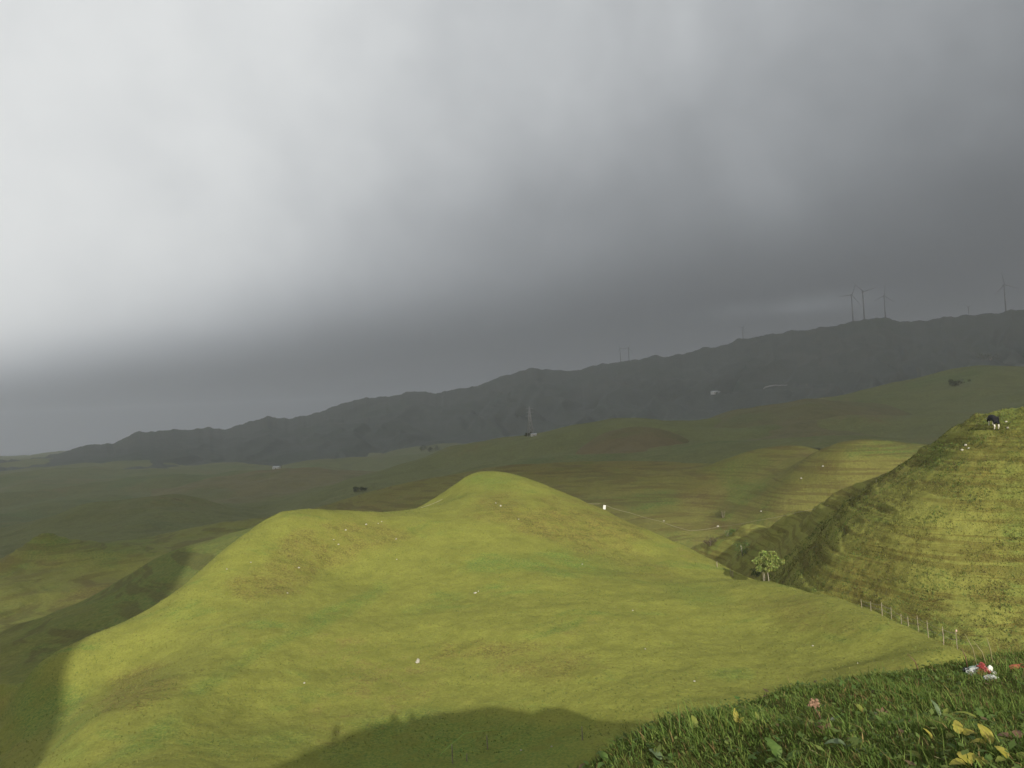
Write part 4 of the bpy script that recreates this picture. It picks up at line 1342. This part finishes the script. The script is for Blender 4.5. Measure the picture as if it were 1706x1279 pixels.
weed(1420, 1250, [(0.20, 0.06, 160, 30, 0.7, L_blue), (0.18, 0.05, 40, 30, 0.8, L_green), (.16, .05, 280, 25, .8, L_blue)], 'dull grey-green spreading weed below the pale lime weed')
weed(1335, 1215, [(0.13, 0.05, 160, 30, 0.7, L_green), (0.12, 0.045, 40, 30, 0.8, L_blue)], 'low two-leaved weed left of the red seed head')

# red-brown seed head on a stalk
p = hit(1375, 1220, 'bank', near=1.5, far=40)
d = np.linalg.norm(p); k = d / FPX
sh = thing('seed_head', p, 'dry pinkish seed head on a dark bent stalk at the bank edge', 'seed head')
link('stalk', tube_mesh('stalk', [(0, 0, -0.02), (-3 * k, 0, 15 * k), (-13 * k, 0, 36 * k)], 0.0035, 5), L_brn, sh)
M_seed = simple('seed_pink', (0.20, 0.120, 0.075), 0.9, 0.3, 60.0)
for q in [(-13, 40, 3.6), (-18, 39, 2.6), (-9.0, 40.5, 2.4), (-15.5, 45, 2.4), (-9.5, 45, 2.0), (-12, 36, 2.0), (-7, 36.5, 1.4), (-18, 43, 1.5)]:
    link('floret', blob_mesh('floret', q[2] * k, q[2] * k, q[2] * k, 0.8, int(q[0]) + 30, 2, 4), M_seed, sh).location = (q[0] * k, 0, q[1] * k)
# taller pale stems
M_straw = leaf_mat('straw', (0.22, 0.20, 0.09), (0.30, 0.27, 0.13), 0.3)
for i, (u, v, du, dv, lab) in enumerate([(1118, 1222, -1, -22, 'pale straw standing at the left tip of the bank edge'), (1180, 1222, -9, -40, 'left tall green grass stalk on the bank edge'),
                                         (1196, 1220, 8, -36, 'right tall grass stalk leaning right on the bank edge'), (1588, 1279, -24, -16, 'white bent straw at the bottom of the bank'),
                                         (1368, 1262, -16, -12, 'pale straw lying below the seed head'), (1210, 1218, 1, -26, 'short grass stalk left of the yellow weed'),
                                         (1533, 1122, -16, -28, 'dark leaning twig on the bank horizon'), (1613, 1114, -7, -28, 'dark twig leaning left beside the rubbish heap'),
                                         (1629, 1113, -14, -46, 'tall pale stalk leaning left behind the rubbish heap'), (1645, 1112, -16, -36, 'second pale stalk leaning left behind the rubbish heap'),
                                         (1655, 1112, -6, -40, 'third pale stalk behind the rubbish heap')]):
    p = hit(u, v, 'bank', near=1.5, far=40)
    if p is None:
        p = at_dist(u, v, np.interp(u, [1100, 1350, 1600, 1706], [6.3, 8.6, 11.2, 12.8]))
    k = np.linalg.norm(p) / FPX
    tip = (du * k, 0, -dv * k)
    midp = (du * k * 0.35, 0, -dv * k * 0.58)
    mt = L_brn if 'twig' in lab else (L_lime if 'green' in lab or 'grass' in lab else M_straw)
    tagged('grass_stalk', tube_mesh('grass_stalk', [(0, 0, -0.02), midp, tip], [0.8 * k, 0.7 * k, 0.3 * k], 5), mt, p, lab, 'stalk')
# the long arching blade at the bottom
P = [at_dist(u, v, d) for u, v, d in [(718, 1284, 4.6), (735, 1256, 4.62), (752, 1239, 4.65), (775, 1221, 4.7), (808, 1217, 4.75), (838, 1216, 4.8)]]
p0 = np.array(P[0])
g0 = np.array([p0[0], p0[1], on('bank', p0[0], p0[1])])
tagged('grass_stalk', tube_mesh('grass_stalk', [tuple(np.zeros(3))] + [tuple(np.array(q) - g0) for q in P], [0.0022, 0.0022, 0.002, 0.0018, 0.0016, 0.0012, 0.0008], 5), L_green, g0, 'long straw stalk arching to the right at the bottom edge', 'stalk')

# ------------------------------------------------------------------ rubbish heap on the bank
p0 = hit(1635, 1128, 'bank', near=1.5, far=40)
k = np.linalg.norm(p0) / FPX


def junk(u, v, sx, sy, sz, mat, label, name, cat, seed, rough=0.5, freq=2.2, rot=(0, 0, 0)):
    q = hit(u, v, 'bank', near=1.5, far=40)
    if q is None:
        q = p0
    q = np.array(q)
    tagged(name, blob_mesh(name, sx * k, sy * k, sz * k, rough, seed, 3, freq), mat, (q[0], q[1], q[2] + sz * k * 0.7 + 0.02), label, cat, 'rubbish heap', rot)


J_blk = simple('black_plastic', (0.02, 0.022, 0.025), 0.35, 0.2, 10, 0.5)
J_grn = simple('pale_green_film', (0.24, 0.34, 0.26), 0.4, 0.2, 14, 0.4)
J_gry = simple('grey_film', (0.30, 0.31, 0.29), 0.4, 0.35, 25, 0.4)
J_red = simple('red_wrapper', (0.24, 0.045, 0.04), 0.45, 0.2, 12, 0.4)
J_org = simple('orange_wrapper', (0.48, 0.24, 0.07), 0.5, 0.2, 12, 0.4)
J_wht = simple('white_paper', (0.52, 0.51, 0.46), 0.7, 0.05, 8, 0.3)
junk(1613, 1126, 5, 4, 5, J_blk, 'black plastic scrap at the left end of the rubbish heap', 'plastic_scrap', 'rubbish', 1)
junk(1624, 1128, 9, 6, 6, J_gry, 'crumpled grey film in the front of the rubbish heap', 'plastic_film', 'rubbish', 2, 0.7, 3.5)
junk(1624, 1121, 10, 5, 4, J_grn, 'pale green plastic bag on top of the rubbish heap', 'plastic_bag', 'rubbish', 3, 0.5, 2.5, (0, -0.3, 0))
junk(1636, 1122, 5, 4, 6, J_red, 'red wrapper at the top of the rubbish heap', 'wrapper', 'rubbish', 4, 0.7, 3)
junk(1634, 1129, 3, 3, 5, J_org, 'orange wrapper in the middle of the rubbish heap', 'wrapper', 'rubbish', 5, 0.6, 3)
junk(1645, 1128, 4, 3, 5, J_red, 'dark red scrap in the right half of the rubbish heap', 'wrapper', 'rubbish', 6, 0.7, 3)
junk(1650, 1125, 3.5, 3, 6, J_wht, 'white paper ball at the upper right of the rubbish heap', 'paper', 'rubbish', 7, 0.4, 3)
junk(1657, 1128, 2.5, 2.5, 3, J_wht, 'small white scrap at the right end of the rubbish heap', 'paper', 'rubbish', 8, 0.4, 3)
junk(1650, 1134, 8, 4, 2.5, J_gry, 'flat grey scrap along the front right of the rubbish heap', 'plastic_film', 'rubbish', 9, 0.6, 3)
q = hit(1690, 1117, 'bank', near=1.5, far=40)
if q is None:
    q = at_dist(1690, 1117, 12.0)
tagged('red_cloth', blob_mesh('red_cloth', 16 * k, 5 * k, 3.2 * k, 0.55, 12, 3, 2.4), simple('brick_red_cloth', (0.22, 0.065, 0.035), 0.9, 0.25, 20), (q[0], q[1], q[2] + 0.03), 'brick red rag lying right of the rubbish heap', 'rag', None, (0, -0.1, 0.2))
junk(1389, 1206, 3, 2, 2, J_wht, 'white paper scrap right of the seed head stalk', 'paper', 'rubbish', 10, 0.5, 3)
junk(1352, 1212, 2, 2, 3, J_wht, 'small white scrap left of the seed head stalk', 'paper', 'rubbish', 11, 0.5, 3)

# ------------------------------------------------------------------ the people whose shadows notch the hill's shadow
M_jkt = simple('dark_jacket', (0.04, 0.05, 0.08), 0.8)


def person(lat, back, label, arm=0.0):
    s_ = np.array([TO_SUN[0], TO_SUN[1]]); s_ /= np.linalg.norm(s_)
    side = np.array([-s_[1], s_[0]])
    x, y = s_ * back + side * lat
    o = thing('person', (x, y, on('bank', x, y)), label, 'person', rz=math.atan2(-s_[1], -s_[0]) - math.pi / 2)
    J = [(0, 0, 0.95, 0.15), (0, 0, 1.18, 0.14), (0, 0, 1.40, 0.16), (0, 0, 1.50, 0.075), (0, 0.02, 1.62, 0.10), (0, 0.02, 1.71, 0.085)]
    E = [(0, 1), (1, 2), (2, 3), (3, 4), (4, 5)]
    for s in (-1, 1):
        b = len(J)
        J += [(0.19 * s, 0, 1.40, 0.07), (0.25 * s, 0.02, 1.13, 0.05), (0.22 * s, 0.2 + arm * 0.1, 1.18 + arm * 0.25, 0.04), (0.10 * s, 0.34, 1.40 if arm else 0.98, 0.035)]
        E += [(2, b), (b, b + 1), (b + 1, b + 2), (b + 2, b + 3)]
        b = len(J)
        J += [(0.11 * s, 0, 0.85, 0.10), (0.12 * s, 0.02, 0.48, 0.065), (0.12 * s, -0.02, 0.08, 0.045), (0.13 * s, 0.14, 0.03, 0.045)]
        E += [(0, b), (b, b + 1), (b + 1, b + 2), (b + 2, b + 3)]
    skin_body('body', J, E, M_jkt, o)


person(-0.30, 2.6, 'person standing on the near hilltop, left of the pair seen as shadow', 1.0)
person(0.95, 2.7, 'person standing on the near hilltop, right of the pair seen as shadow')
person(-4.4, 2.2, 'person standing apart on the near hilltop, seen as the left shadow notch')
